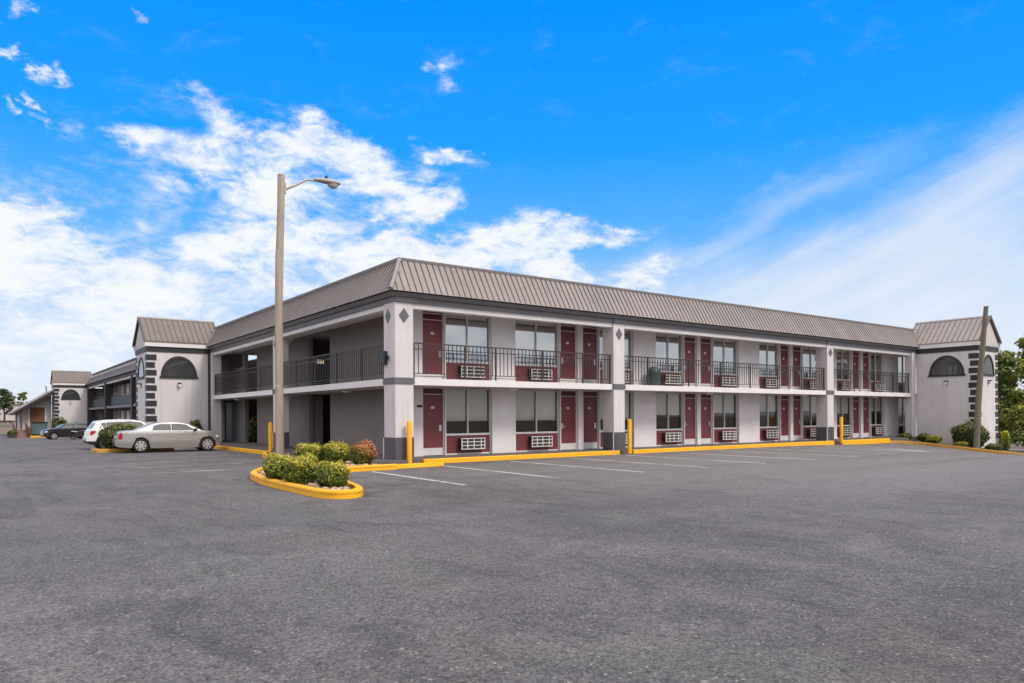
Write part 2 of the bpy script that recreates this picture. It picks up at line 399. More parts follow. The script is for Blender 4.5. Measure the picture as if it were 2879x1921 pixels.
structure(kerb_strip(kx(10.84, 26.28, KY)).build('kerb', M['yellow']))
structure(kerb_strip(kx(27.1, 32.4, KY) ).build('kerb', M['yellow']))
cv = [(32.4, KY)] + [(32.4 + 1.6 * math.sin(t), KY - 1.6 + 1.6 * math.cos(t)) for t in [i * math.pi / 16 for i in range(1, 9)]] + [(34, -2.6 - 1.0 * i) for i in range(0, 22)]
structure(kerb_strip(cv, zf=lambda x, y: g(x, y) + .0).build('kerb', M['yellow_old']))
structure(kerb_strip([(-1.32, y) for y in rng(9.1, 44, 3)], side=-1, zf=lambda x, y: g(x, y)).build('kerb', M['yellow']))
# walkway slabs
w = MB(); w.box(-1.16, 36.2, KY + .16, 1.75, -.1, .148); structure(w.build('walkway', M['concrete']))
w = MB(); w.box(-1.16, 1.72, 1.75, 46, -.4, .147); w.box(-.9, 1.72, 46, 82, -.9, .1); structure(w.build('walkway', M['concrete']))
# planting bed by the corner
ISL = [(-1.0, -2.05), (-2.4, -2.1), (-3.4, -2.6), (-4.0, -3.9), (-4.45, -6.2), (-4.75, -7.6), (-4.95, -8.15), (-5.2, -8.45), (-5.5, -8.5), (-5.74, -8.3), (-5.87, -7.8), (-5.87, -6.4), (-5.82, -4.6), (-5.66, -3.3), (-5.4, -2.1), (-4.7, -.7), (-3.4, 1.8), (-2.7, 4.0), (-2.3, 6.2), (-1.9, 8.0), (-1.32, 9.0)]
def smooth(P, k=4):
    out = []
    for i in range(len(P) - 1):
        p0, p1, p2, p3 = P[max(0, i - 1)], P[i], P[i + 1], P[min(len(P) - 1, i + 2)]
        for j in range(k):
            t = j / k
            out.append(tuple(.5 * (2 * p1[c] + (p2[c] - p0[c]) * t + (2 * p0[c] - 5 * p1[c] + 4 * p2[c] - p3[c]) * t * t + (3 * p1[c] - p0[c] - 3 * p2[c] + p3[c]) * t ** 3) for c in (0, 1)))
    return out + [P[-1]]
ISL = smooth(ISL)
structure(kerb_strip(ISL, h=.165, side=-1, w=.155).build('kerb', M['yellow']))
bed = MB(); inner = ISL + [(-1.16, 9.0), (-1.16, -2.05)]
bed.add([(x, y, .1) for x, y in inner], [tuple(range(len(inner)))])
structure(bed.build('planting_bed', M['dirt'], recalc=False))
def inpoly(x, y, P):
    c = False
    for i in range(len(P)):
        (x1, y1), (x2, y2) = P[i - 1], P[i]
        if (y1 > y) != (y2 > y) and x < (x2 - x1) * (y - y1) / (y2 - y1) + x1: c = not c
    return c
rs = np.random.RandomState(4)
def ico():
    bm = bmesh.new(); bmesh.ops.create_icosphere(bm, subdivisions=1, radius=1); v = np.array([p.co[:] for p in bm.verts]); f = np.array([[q.index for q in p.verts] for p in bm.faces]); bm.free(); return v, f
IV, IF = ico()
def stones(name, pts, zs, size, mat, smin=.4):
    V = []; F = []; T = []
    for i, (x, y) in enumerate(pts):
        s = size * (smin + rs.rand() ** 2 * 1.2); a = rs.rand() * 6.28
        sc_ = np.array([s * (.8 + .5 * rs.rand()), s * (.7 + .4 * rs.rand()), s * .6])
        v = IV * (1 + .18 * (rs.rand(len(IV), 1) - .5)) * sc_
        v = np.c_[v[:, 0] * math.cos(a) - v[:, 1] * math.sin(a), v[:, 0] * math.sin(a) + v[:, 1] * math.cos(a), v[:, 2]] + np.array([x, y, zs + s * .2])
        F.append(IF + i * len(IV)); V.append(v); T.append(np.full(len(IV), rs.rand()))
    return meshnp(name, np.concatenate(V), np.concatenate(F), np.concatenate(T), mat)
def meshnp(name, V, F, T, mat, parent=None, loc=None):
    me = bpy.data.meshes.new(name); n = F.shape[1]
    me.vertices.add(len(V)); me.vertices.foreach_set('co', V.astype(np.float32).ravel())
    me.loops.add(F.size); me.loops.foreach_set('vertex_index', F.astype(np.int32).ravel())
    me.polygons.add(len(F)); me.polygons.foreach_set('loop_start', np.arange(0, F.size, n, dtype=np.int32))
    if T is not None:
        at = me.attributes.new('tint', 'FLOAT', 'POINT'); at.data.foreach_set('value', T.astype(np.float32))
    me.materials.append(mat); me.update(); me.validate()
    o = link(bpy.data.objects.new(name, me))
    if parent is not None: o.parent = parent
    if loc is not None: o.location = loc
    return o
def segd(x, y):
    b = 9
    for i in range(len(ISL) - 1):
        ax, ay = ISL[i]; bx, by = ISL[i + 1]; dx, dy = bx - ax, by - ay
        t = max(0, min(1, ((x - ax) * dx + (y - ay) * dy) / (dx * dx + dy * dy))); b = min(b, math.hypot(x - ax - t * dx, y - ay - t * dy))
    return b
pts = []
while len(pts) < 2600:
    x, y = rs.uniform(-6, -1.2), rs.uniform(-8.5, 2) if rs.rand() < .85 else rs.uniform(2, 9)
    if inpoly(x, y, ISL) and segd(x, y) > .26: pts.append((x, y))
go = stones('gravel', pts, .1, .055, M['gravel']); go['kind'] = 'stuff'
ws = thing('wheel_stop', (-.15, -1.75, 0), 'short bright yellow concrete wheel stop lying by the corner column', 'wheel stop')
m_ = MB(); m_.prism([(-.13, 0), (-.10, .13), (.10, .13), (.13, 0)], 'x', -.95, .95); m_.xf = lambda v: (v[0], v[1], v[2])
m_.build('stop_block', M['bollard'], ws, loc=(0, 0, .004), bevel=.015); ws.rotation_euler = (0, 0, R(6))
# low kerb island beside the silver car
structure(kerb_strip([(-6.75, 16.6), (-5.2, 16.6), (-3.4, 16.75), (-3.4, 18.1), (-6.5, 18.2), (-6.9, 17.6)], closed=True, w=.2, h=.16, zf=lambda x, y: g(x, y)).build('kerb', M['yellow_old']))
bb = MB(); bb.box(-6.7, -3.5, 16.75, 18.0, -.1, .11); structure(bb.build('planting_bed', M['dirt']))
# kerb by the far utility box
structure(kerb_strip([(-6.3, 74.0), (-4.3, 74.0), (-.8, 74.0)], h=.2, zf=g).build('kerb', M['yellow']))

# ------------------------------------------------------------------ motel building
ML = thing('motel_building', (0, 0, 0), 'grey two storey motel with maroon doors, balconies and taupe metal mansard roof', 'motel')
X1 = 36.0
def seg_wall(name, ops, a, b, z0, z1, f0, f1, mat, axis='x', parent=None):
    """wall panels between openings ops=[(s,e)] along axis, face depth f0..f1"""
    cur = a
    for s, e in sorted(ops) + [(b, b)]:
        if s - cur > .02:
            mbw = MB(); (mbw.box(cur, s, f0, f1, z0, z1) if axis == 'x' else mbw.box(f0, f1, cur, s, z0, z1))
            mbw.build(name, mat, parent if parent is not None else ML)
        cur = max(cur, e)
DO = [(1.88, 2.82, 1), (8.47, 9.43, -1), (9.72, 10.66, 1), (16.28, 17.20, -1), (17.47, 18.42, 1), (24.20, 25.10, -1), (25.38, 26.30, 1), (31.70, 32.62, -1), (32.90, 33.80, 1)]
WI = [(2.86, 4.95), (6.10, 8.42), (10.70, 12.80), (14.27, 16.24), (18.47, 20.50), (22.27, 24.15), (26.35, 28.40), (29.87, 31.65), (33.85, 35.55), (37.35, 39.2)]
ops = [(a, b) for a, b, _ in DO] + WI
YW = 1.46
seg_wall('wall_panel', ops, 1.5, 41, .147, 2.67, YW, 1.72, M['wall'])
seg_wall('wall_panel', ops, 1.5, 41, 2.9, 5.5, YW, 1.72, M['wall'])
# left wing wall with passage openings
seg_wall('wall_panel', [(9.15, 11.7), (19.6, 21.85), (24.5, 26.2)], YW + .04, 44, .147, 2.67, 1.5, 1.70, M['taupe_wall'], 'y')
seg_wall('wall_panel', [(9.15, 11.7), (19.6, 21.85), (22.3, 24.6)], YW + .04, 44, 2.9, 5.5, 1.5, 1.70, M['taupe_wall'], 'y')
for bx_ in ((22.3, 24.6, 2.9, 4.6), (9.15, 11.7, 5.38, 5.5), (19.6, 21.85, 5.3, 5.5)):
    lw = MB(); lw.box(1.5, 1.7, *bx_); lw.build('wall_panel', M['taupe_wall'], ML)
# inner volume and passage walls
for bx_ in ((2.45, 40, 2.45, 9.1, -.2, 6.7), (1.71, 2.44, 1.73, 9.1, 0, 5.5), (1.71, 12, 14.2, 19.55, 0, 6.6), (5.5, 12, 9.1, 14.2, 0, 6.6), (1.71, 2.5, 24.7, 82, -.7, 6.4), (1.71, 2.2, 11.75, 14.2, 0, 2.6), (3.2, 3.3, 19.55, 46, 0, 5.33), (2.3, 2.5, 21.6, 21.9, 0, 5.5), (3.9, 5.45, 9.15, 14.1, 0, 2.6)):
    core = MB(); core.box(*bx_); core.build('inner_wall', M['taupe_wall'], ML)
# dark reddish service door in the left wing
sd = MB(); sd.box(1.56, 1.62, 24.52, 26.18, .15, 2.55); sd.build('service_door', paint('service_door_paint', (.04, .022, .022), .5), ML)
# slabs, soffit, deck
s = MB(); s.box(.04, X1, .04, 2.44, 2.67, 2.90); s.build('balcony_slab', M['trim'], ML)
s = MB(); s.box(.04, 2.0, 2.44, 23.5, 2.671, 2.90); s.box(2.0, 5.4, 9.15, 24.6, 2.68, 2.9); s.build('balcony_slab', M['trim'], ML)
s = MB(); s.box(36.0, 41, .3, 2.44, 2.67, 2.90); s.box(0.3, 2.0, 23.5, 27.0, 2.67, 2.9); s.build('landing_slab', M['trim'], ML)
s = MB(); s.box(.35, 40, .36, 2.44, 5.5, 5.6); s.box(.36, 2.4, 2.44, 27, 5.5, 5.6); s.box(2.4, 5.5, 9.1, 19.5, 5.5, 5.6); s.box(2.4, 3.12, 19.5, 24.7, 5.5, 5.6); s.build('soffit', M['trim'], ML)
s = MB(); s.box(.66, 10.08, .05, .35, 5.27, 5.45); s.box(10.78, 26.32, .05, .35, 5.27, 5.45); s.box(27.0, X1, .05, .35, 5.27, 5.45); s.build('beam', M['trim'], ML)
s = MB(); s.box(.05, .35, .83, 11.62, 5.27, 5.45); s.box(.05, .35, 12.35, 23.45, 5.27, 5.45); s.build('beam', M['trim'], ML)
# two-step grey fascia (lower band, upper gutter), mitred at the corner
def fascia(name, prof, mat, ends=(X1 + .6, 23.5)):
    vs = []
    for u, z in prof: vs += [(ends[0], u, z), (u, u, z), (u, ends[1], z)]
    n = len(prof); fs = []
    for i in range(n):
        j = (i + 1) % n
        fs += [(3 * i, 3 * i + 1, 3 * j + 1, 3 * j), (3 * i + 1, 3 * i + 2, 3 * j + 2, 3 * j + 1)]
    fs += [tuple(3 * i for i in range(n)), tuple(3 * i + 2 for i in range(n))]
    return MB().add(vs, fs).build(name, mat, ML)
fascia('fascia_board', [(-.03, 5.45), (-.03, 5.615), (.4, 5.615), (.4, 5.45)], M['grey'])
fascia('gutter', [(-.10, 5.62), (-.20, 5.745), (.4, 5.745), (.4, 5.62)], M['grey_light'])
fascia('drip_edge', [(-.17, 5.748), (-.17, 5.80), (.3, 5.80), (.3, 5.748)], M['band'])
def roofprof():
    return [(-.30, 5.775), (-.27, 5.83), (.40, 6.97), (.46, 6.97), (.46, 5.85)]
fascia('roof', roofprof(), M['roof'], (37.4, 23.9))
fascia('ridge_cap', [(.36, 6.93), (.33, 7.02), (.62, 7.04), (.62, 6.90), (.47, 6.90)], M['cap'], (37.2, 24.2))
hp = MB(); 
for s_ in (-1, 1): pass
hp.tube([(-.29, -.29, 5.81), (.40, .40, 6.99)], .075, 8); hp.build('hip_cap', M['cap'], ML)
seam = MB()
def seamrib(mbs, p0, p1, side, w=.013, h=.03):
    p0, p1, side = Vector(p0), Vector(p1), Vector(side); nrm = (p1 - p0).cross(side).normalized()
    if nrm.z < 0: nrm = -nrm
    vs = []
    for p in (p0, p1):
        for u, q in ((-w * 1.5, 0), (-w * .6, h), (w * .6, h), (w * 1.5, 0)): vs.append(p + side * u + nrm * q)
    mbs.add(vs, [(0, 1, 5, 4), (1, 2, 6, 5), (2, 3, 7, 6), (0, 3, 2, 1), (4, 5, 6, 7)])
def ridgept(t): return (-.285 + .675 * t, 5.80 + 1.165 * t)
x = -.05
while x < 37:
    t1 = min(1, (x + .285) / .675)
    d0, z0 = ridgept(0); d1, z1 = ridgept(t1)
    if t1 > .12: seamrib(seam, (x, d0, z0), (x, d1, z1), (1, 0, 0))
    x += .243
y = -.05
while y < 23.5:
    t1 = min(1, (y + .285) / .675)
    d0, z0 = ridgept(0); d1, z1 = ridgept(t1)
    if t1 > .12: seamrib(seam, (d0, y, z0), (d1, y, z1), (0, 1, 0))
    y += .243
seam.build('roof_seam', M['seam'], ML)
s = MB(); s.box(.5, 40, .5, 9.2, 6.75, 6.9); s.box(.5, 12, 9.2, 19.5, 6.75, 6.89); s.box(.5, 2.4, 19.5, 24.7, 6.75, 6.89); s.box(.5, 2.5, 24.7, 30, 6.75, 6.89); s.build('roof_deck', M['concrete'], ML)
# columns
def column(x0, x1, y0, y1, diamonds, strip=True):
    c = MB(); c.box(x0, x1, y0, y1, .89, 5.45); co = c.build('column', M['white'], ML, bevel=.012)
    b = MB(); b.box(x0 - .008, x1 + .008, y0 - .008, y1 + .008, -.1, .89); b.build('column_base', M['base'], co)
    b = MB(); b.box(x0 - .03, x1 + .03, y0 - .03, y1 + .03, 2.70, 2.91); b.build('column_band', M['grey'], co)
    b = MB(); b.box(x0 - .02, x1 + .10, y0 - .07, y0 + .3, 5.452, 5.612) if y0 < .01 else b.box(x0 - .07, x0 + .3, y0 - .06, y1 + .06, 5.452, 5.612)
    b.build('column_cap', M['grey'], co)
    for face, u, z in diamonds:
        d = MB()
        if face == 'y': d.prism([(u - .19, z), (u, z - .25), (u + .19, z), (u, z + .25)], 'y', y0 - .018, y0 + .01)
        else: d.prism([(u - .19, z), (u, z - .25), (u + .19, z), (u, z + .25)], 'x', x0 - .018, x0 + .01)
        d.build('diamond_ornament', M['grey'], co)
    if strip:
        p = MB(); p.tube([(x0 - .012, (y0 if x0 > 1 else y1) + .02, .0), (x0 - .012, (y0 if x0 > 1 else y1) + .02, .88)], .022, 8); p.build('corner_pipe', M['trim'], co)
    return co
column(0, .69, 0, .83, [('y', .335, 5.0), ('x', .5, 5.0)])
column(10.10, 10.74, 0, .66, [('y', 10.42, 5.0)])
column(26.34, 26.98, 0, .66, [('y', 26.66, 5.0)])
column(0, .5, 11.62, 12.32, [('x', 11.97, 5.0)])
for nm, bx in (('end_column', (36.02, 36.5, -.02, .42)),):
    c = MB(); c.box(*bx, -.1, 5.6); c.build(nm, M['white'], ML, bevel=.012)
c = MB(); c.box(-.02, .5, 23.1, 23.5, -.1, 5.45); c.build('end_column', M['white'], ML, bevel=.012)
# curved brackets on the mid column of the left wing
for z1 in (2.67, 5.27):
    pr = [(.5, z1)] + [(.5 + .38 * (1 - math.cos(t)), z1 - .5 * (1 - math.sin(t))) for t in [i * math.pi / 12 for i in range(0, 7)]]
    pr = [(.49, z1), (.49, z1 - .55), (.53, z1 - .34), (.60, z1 - .18), (.70, z1 - .07), (.86, z1)]
    c = MB(); c.prism(pr, 'y', 11.66, 12.28); c.build('curved_bracket', M['white'], ML)
# railings
def railing(p0, p1, posts, axis, off, tag_=None):
    mr = MB(); a, b = p0, p1
    def bx(u0, u1, w, z0, z1):
        if axis == 'x': mr.box(u0, u1, off - w, off + w, z0, z1)
        else: mr.box(off - w, off + w, u0, u1, z0, z1)
    for z, w, h in ((4.115, .022, .02), (3.915, .016, .014), (3.075, .016, .014), (2.985, .014, .012)): bx(a, b, w, z - h, z + h)
    u = a + .09
    while u < b - .05:
        bx(u - .012, u + .012, .012, 3.085, 4.10); u += .172
    o = mr.build('railing', M['rail'], ML)
    for u in posts:
        pm = MB()
        if axis == 'x': pm.box(u - .024, u + .024, off - .024, off + .024, 2.905, 4.11)
        else: pm.box(off - .024, off + .024, u - .024, u + .024, 2.905, 4.11)
        pm.build('railing_post', M['rail'], o)
    return o
railing(.70, 10.06, [.78, 2.85, 4.2, 6.4, 8.5, 10.02], 'x', .14)
railing(10.78, 26.30, [10.82, 12.3, 15.0, 17.3, 19.6, 21.9, 24.1, 26.24], 'x', .14)
railing(27.02, 36.0, [27.06, 29.4, 31.7, 33.9, 35.9], 'x', .14)
railing(.86, 11.6, [.9, 2.9, 5.2, 7.4, 9.6, 11.56], 'y', .14)
railing(12.36, 23.1, [12.4, 14.6, 16.8, 19.0, 21.2, 23.05], 'y', .14)
# doors
def make_door():
    d = MB(); d.box(0, .86, 0, .05, .29, 2.25)
    d = d.build('door', M['maroon'], ML, loc=(0, 0, 0)); ORG[d.name] = Vector((0, 0, 0))
    f = MB(); f.box(-.045, -.002, -.03, .1, 0, 2.52); f.box(.862, .905, -.03, .1, 0, 2.52); f.box(-.002, .862, -.03, .1, 2.49, 2.52); f.box(-.002, .862, -.015, .06, 2.258, 2.285)
    f.build('door_frame', M['frame'], d)
    t = MB(); t.box(-.002, .862, .0, .05, 2.285, 2.49); t.build('transom_panel', M['maroon_dark'], d)
    k = MB(); k.box(0, .86, -.006, .05, .015, .285); k.build('kick_plate', M['kick'], d)
    n = MB(); n.box(.36, .50, -.008, 0, 1.73, 1.82); n.build('number_plate', M['kick'], d)
    h = MB(); h.box(.70, .80, -.012, 0, .90, 1.13); h.tube([(.75, -.012, 1.0), (.75, -.06, 1.0), (.64, -.065, 1.0)], .014, 8); h.tube([(.75, -.012, 1.09), (.75, -.035, 1.09)], .03, 10); h.build('handle', M['metal'], d)
    return d
def make_door_left():
    d = copy_tree(DR, ML)
    for k in kids(d):
        if k.name.startswith('handle'):
            me = k.data.copy(); me.transform(Matrix.Translation((.86, 0, 0)) @ Matrix.Scale(-1, 4, (1, 0, 0))); k.data = me
    return d
DR = make_door(); DLf = make_door_left()
for fl, z in ((0, .148), (1, 2.902)):
    for i, (a, b, sd_) in enumerate(DO):
        proto = DR if sd_ > 0 else DLf
        w_ = b - a; loc = (a + (w_ - .86) / 2, 1.585, z)
        first = (proto is DR and fl == 0 and i == 0) or (proto is DLf and fl == 0 and i == 1)
        if first: proto.location = loc
        else: copy_tree(proto, ML, loc)
# windows
def make_window(w, blind_l, blind_r, H, sill=.80, gm='glass'):
    """local: x 0..w, y 0 = frame face, z 0..H ; blind heights are the lower edges of the blinds above the floor"""
    f = MB(); t = .035
    for x0, x1, z0, z1 in ((0, t, 0, H), (w - t, w, 0, H), (t, w - t, H - t, H), (t, w - t, 0, .05), (t, w - t, sill - .075, sill), (w / 2 - .022, w / 2 + .022, sill, H - t)):
        f.box(x0, x1, -.02, .07, z0, z1)
    # room behind
    f.box(t, w - t, .55, .57, .05, H, 1); f.box(.0, t, .08, .56, .05, H, 1); f.box(w - t, w, .08, .56, .05, H, 1); f.box(t, w - t, .08, .56, sill - .06, sill - .02, 1)
    o = f.build('window', [M['frame'], M['room']], ML, loc=(0, 0, 0)); ORG[o.name] = Vector((0, 0, 0))
    p = MB(); p.box(t, w - t, .0, .03, .05, sill - .075); p.build('spandrel_panel', M['maroon'], o)
    for k, (x0, x1) in enumerate(((t, w / 2 - .022), (w / 2 + .022, w - t))):
        gl = MB(); gl.add([(x0, .03, sill), (x1, .03, sill), (x1, .03, H - t), (x0, .03, H - t)], [(0, 1, 2, 3)]); gl.build('pane', M[gm], o, recalc=False)
        zb = (blind_l, blind_r)[k]
        b = MB(); b.box(x0 + .01, x1 - .01, .12, .13, zb, H - t); b.box(x0 + .01, x1 - .01, .108, .142, zb - .035, zb, 1); b.build('blind', [M['blind'], M['frame']], o)
    return o
def make_ac():
    b = MB(); b.box(0, 1.08, -.22, .02, 0, .43); o = b.build('air_conditioner', M['ac_dark'], ML, loc=(0, 0, 0), bevel=.008); ORG[o.name] = Vector((0, 0, 0))
    gk = MB()
    for z in (0, .135, .27, .40): gk.box(-.005, 1.085, -.245, -.22, z, z + .032)
    for x in (0, .26, .55, .88, 1.045): gk.box(x, x + .036, -.243, -.22, .032, .40)
    gk.build('grille', M['ac_white'], o); return o
AC = make_ac(); ac_used = False; wc = {}
BL0 = [(1.3, 1.3), (1.3, 1.3), (1.3, 1.3), (1.5, 1.48), (1.58, 1.58), (1.65, 1.65), (1.7, 1.55), (1.52, 1.52), (1.65, 1.65), (1.65, 1.65)]
BL1 = [(.98, .90), (.92, 1.3), (1.0, 1.0), (.93, .90), (.95, .95), (1.40, 1.40), (1.35, 1.3), (1.4, 1.4), (1.3, 1.3), (1.3, 1.3)]
for fl, z, H in ((0, .148, 2.50), (1, 2.902, 2.58)):
    for i, (a, b) in enumerate(WI):
        w_ = b - a; bl = (BL0, BL1)[fl][i]
        o = make_window(w_, bl[0], bl[1], H, gm=('glass', 'glass_up')[fl]); o.location = (a, 1.60, z)
        ax = a + w_ * .5 - .54 + .05 * w_
        if not ac_used: AC.location = (ax, 1.6, z + .19); ac_used = True
        else: copy_tree(AC, ML, (ax, 1.6, z + (.19 if fl == 0 else .17)))
# small fixtures on the building
m_ = MB(); m_.box(1.63, 1.84, YW - .025, YW - .001, 1.93, 2.02); m_.build('sign_plaque', M['dark'], ML)
m_ = MB(); m_.box(-.12, .06, .56, .86, 3.37, 3.83); m_.build('junction_box', M['navy'], ML, bevel=.015)
m_ = MB(); m_.tube([(-.01, .45, 3.60), (-.09, .45, 3.60)], .03, 8); m_.tube([(-.09, .45, 3.52), (-.11, .42, 3.68)], .055, 10); m_.build('floodlight', M['dark'], ML)
for px, py, pz in ((.8, 20.8, 2.665), (5.5, .8, 2.665), (17.3, .8, 2.665), (25.3, .8, 2.665), (33, .8, 2.665), (.9, 6.0, 2.665)):
    m_ = MB(); m_.tube([(px, py, pz), (px, py, pz - .05), (px, py, pz - .09)], [.2, .19, .11], 16); m_.build('ceiling_lamp', M['lens'], ML)

# ------------------------------------------------------------------ stair towers
def tower(name, origin, xf, label, zb, seam_on=True, pipe=True, rm='roof_dark'):
    T = thing(name, origin, label, 'stair tower', 'half-round window stair towers')
    Lx, W = 3.43, 3.40
    def mk(): return MB(xf=xf)
    b = mk(); b.box(-Lx, -.01, 0, W, zb, 5.37); b.build('wall', M['white'], T)
    if zb < -.1:
        b = mk(); b.box(-Lx - .03, -.02, -.03, W + .03, zb, -.12 if zb > -1 else 0.02); b.build('plinth', M['white'], T)
    b = mk(); b.box(-Lx - .05, -.01, -.05, W + .05, 5.37, 5.66); b.build('cornice_band', M['band'], T)
    b = mk(); b.box(-Lx - .12, -.02, -.12, -.05, 5.66, 5.94); b.build('fascia_board', M['trim'], T)
    b = mk(); b.box(-Lx - .12, -.02, W + .05, W + .12, 5.66, 5.94); b.build('fascia_board', M['trim'], T)
    b = mk(); b.box(-Lx - .05, .3, -.05, W + .05, 5.661, 5.70); b.build('soffit', M['trim'], T)
    # gable end panel
    b = mk(); b.prism([(-.02, 5.70), (W + .02, 5.70), (W / 2, 7.36)], 'x', -Lx - .06, -Lx); b.build('gable_panel', M['gable'], T)
    # roof
    e = .15; zr = 7.50; ze = 5.975
    b = mk()
    for sgn in (0, 1):
        y0 = -e if sgn == 0 else W + e
        prof = [(y0, ze), (W / 2, zr), (W / 2, zr - .09), (y0, ze - .07)]
        b.prism(prof, 'x', -Lx - .14, .62)
    b.build('roof', M[rm], T)
    b = mk()
    for sgn in (0, 1):
        y0 = -e - .01 if sgn == 0 else W + e + .01
        b.prism([(y0, ze - .12), (y0, ze + .03), (W / 2, zr + .03), (W / 2, zr - .15)], 'x', -Lx - .18, -Lx - .142)
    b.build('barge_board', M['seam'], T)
    b = mk(); b.prism([(W / 2 - .12, zr - .08), (W / 2 - .12, zr - .05), (W / 2, zr + .03), (W / 2 + .12, zr - .05), (W / 2 + .12, zr - .08)], 'x', -Lx - .18, .64); b.build('ridge_cap', M['cap'], T)
    if seam_on:
        b = MB(xf=xf); x = -Lx - .1
        while x < .55:
            for sgn in (0, 1):
                y0 = -e if sgn == 0 else W + e
                seamrib(b, (x, y0, ze + .002), (x, W / 2, zr + .002), (1, 0, 0), .011, .026)
            x += .29
        b.build('roof_seam', M['tseam'], T)
    # quoins on both outer corners
    z = 5.20; k = 0
    while z > zb + .3:
        wl = .50 if k % 2 == 0 else .41
        for cy, s in ((0, 1), (W, -1)):
            q = mk(); x0 = -Lx - .02; y0 = cy - .02 * s
            q.prism([(x0, y0), (-Lx + wl, y0), (-Lx + wl, cy + .03 * s), (-Lx + .03, cy + .03 * s), (-Lx + .03, cy + wl * s), (x0, cy + wl * s)], 'z', z - .32, z)
            q.build('quoin', M['band'], T)
        z -= .436; k += 1
    # half-round windows, long face (y=0) and end face (x=-Lx)
    def arch(cx, cz, rx, rz, place, nm='arched_window'):
        n = 20; o_ = [(math.cos(math.pi * i / n), math.sin(math.pi * i / n)) for i in range(n + 1)]
        fr = MB(xf=lambda v: xf(place(v)))
        vs = []
        for d in (-.045, .03):
            for s in (1.0, .875): vs += [(cx + rx * s * a, d, cz + rz * s * b) for a, b in o_]
        K = n + 1; fs = []
        for i in range(n):
            fs += [(i, i + 1, K + i + 1, K + i), (i, i + 1, 2 * K + i + 1, 2 * K + i), (K + i, K + i + 1, 3 * K + i + 1, 3 * K + i)]
        fr.add(vs, fs)
        fr.box(cx - rx - .06, cx + rx + .06, -.075, .03, cz - .10, cz + .0)
        w_ = fr.build(nm, M['band'], T)
        gl = MB(xf=lambda v: xf(place(v))); gl.add([(cx + rx * .9 * a, -.012, cz + rz * .9 * b) for a, b in o_], [tuple(range(n + 1))]); gl.build('pane', M['archglass'], w_, recalc=False)
        bk = MB(xf=lambda v: xf(place(v))); bk.add([(cx + rx * .9 * a, -.004, cz + rz * .9 * b) for a, b in o_], [tuple(range(n + 1))]); bk.build('window_backing', paint('arch_backing', (.19, .185, .18), .9), w_, recalc=False)  # grey backing sheet; its tone sets how bright the window looks
    arch(-1.74, 3.98, .98, 1.18, lambda v: v)
    arch(1.70, 3.98, .98, 1.18, lambda v: (-Lx + v[1], v[0], v[2]))
    def lamp(place):
        b = MB(xf=lambda v: xf(place(v))); b.box(-.09, .09, -.20, 0, 3.56, 3.62); b.box(-.05, .05, -.05, 0, 3.38, 3.56); o = b.build('wall_lamp', M['dark'], T)
        b = MB(xf=lambda v: xf(place(v))); b.prism([(-.07, 3.55), (.07, 3.55), (.045, 3.38), (-.045, 3.38)], 'y', -.18, -.05); b.build('lamp_lens', M['lens'], o)
    lamp(lambda v: (-1.74 + v[0], v[1], v[2])); lamp(lambda v: (-Lx + v[1], 1.7 + v[0], v[2]))
    if pipe:
        b = mk(); b.box(-.16, -.06, -.10, -.005, zb, 5.36); b.build('downpipe', M['band'], T, bevel=.01)
    return T
tower('stair_tower', (0, 23.5, 0), lambda v: (v[0], v[1] + 23.5, v[2]), 'white stair tower with half-round window beside the parked silver sedan', -.3)
tower('stair_tower', (36.6, 0, 0), lambda v: (36.6 + v[1] * .84, v[0] * 1.03, v[2]), 'white stair tower with half-round window behind the leaning pole and round shrub', -1.3, True, False, 'roof')
tower('stair_tower', (0, 82, 0), lambda v: (v[0], v[1] + 82, v[2]), 'distant white stair tower behind the black car and motorcycle', -1.2)

# ------------------------------------------------------------------ far wing of the motel
FW = thing('motel_wing', (0, 44, 0), 'far motel wing with navy balcony panels and dark posts beyond the stair tower', 'motel')
s = MB(); s.box(.04, 2.0, 27, 82, 2.62, 2.86); s.build('balcony_slab', M['grey_light'], FW)
s = MB(); s.box(.05, .35, 27, 82, 5.22, 5.40); s.build('beam', M['trim'], FW)
s = MB(); s.box(.36, 1.72, 27, 82, 5.45, 5.55); s.build('soffit', M['grey_light'], FW)
s = MB(); s.box(-.05, .4, 27, 82, 5.41, 5.70); s.build('fascia_board', M['brown_post'], FW)
s = MB(); s.prism([(-.28, 5.70), (.42, 6.58), (.6, 6.58), (.6, 5.70)], 'y', 27, 82); s.build('roof', M['wing_roof'], FW)
s = MB(); s.box(.55, .75, 27, 82, 6.50, 6.95); s.build('parapet', M['white'], FW)
s = MB(); s.prism([(.35, 6.95), (.35, 7.02), (1.4, 7.38), (6, 7.38), (6, 6.95)], 'y', 27, 82); s.build('roof_deck', M['roof'], FW)
for y in (50.0, 66.2, 80.9):
    s = MB(); s.box(-.06, .70, y, y + .6, -.9, 5.41); s.build('column', M['brown_post'], FW)
for y0, y1 in ((28, 50), (50.6, 66.2), (66.8, 80.9)):
    s = MB(); s.box(.42, .47, y0, y1, 2.95, 3.85); s.build('balcony_panel', M['navy'], FW)
    s = MB(); s.box(.41, .48, y0, y1, 4.02, 4.09); s.build('railing', M['navy'], FW)
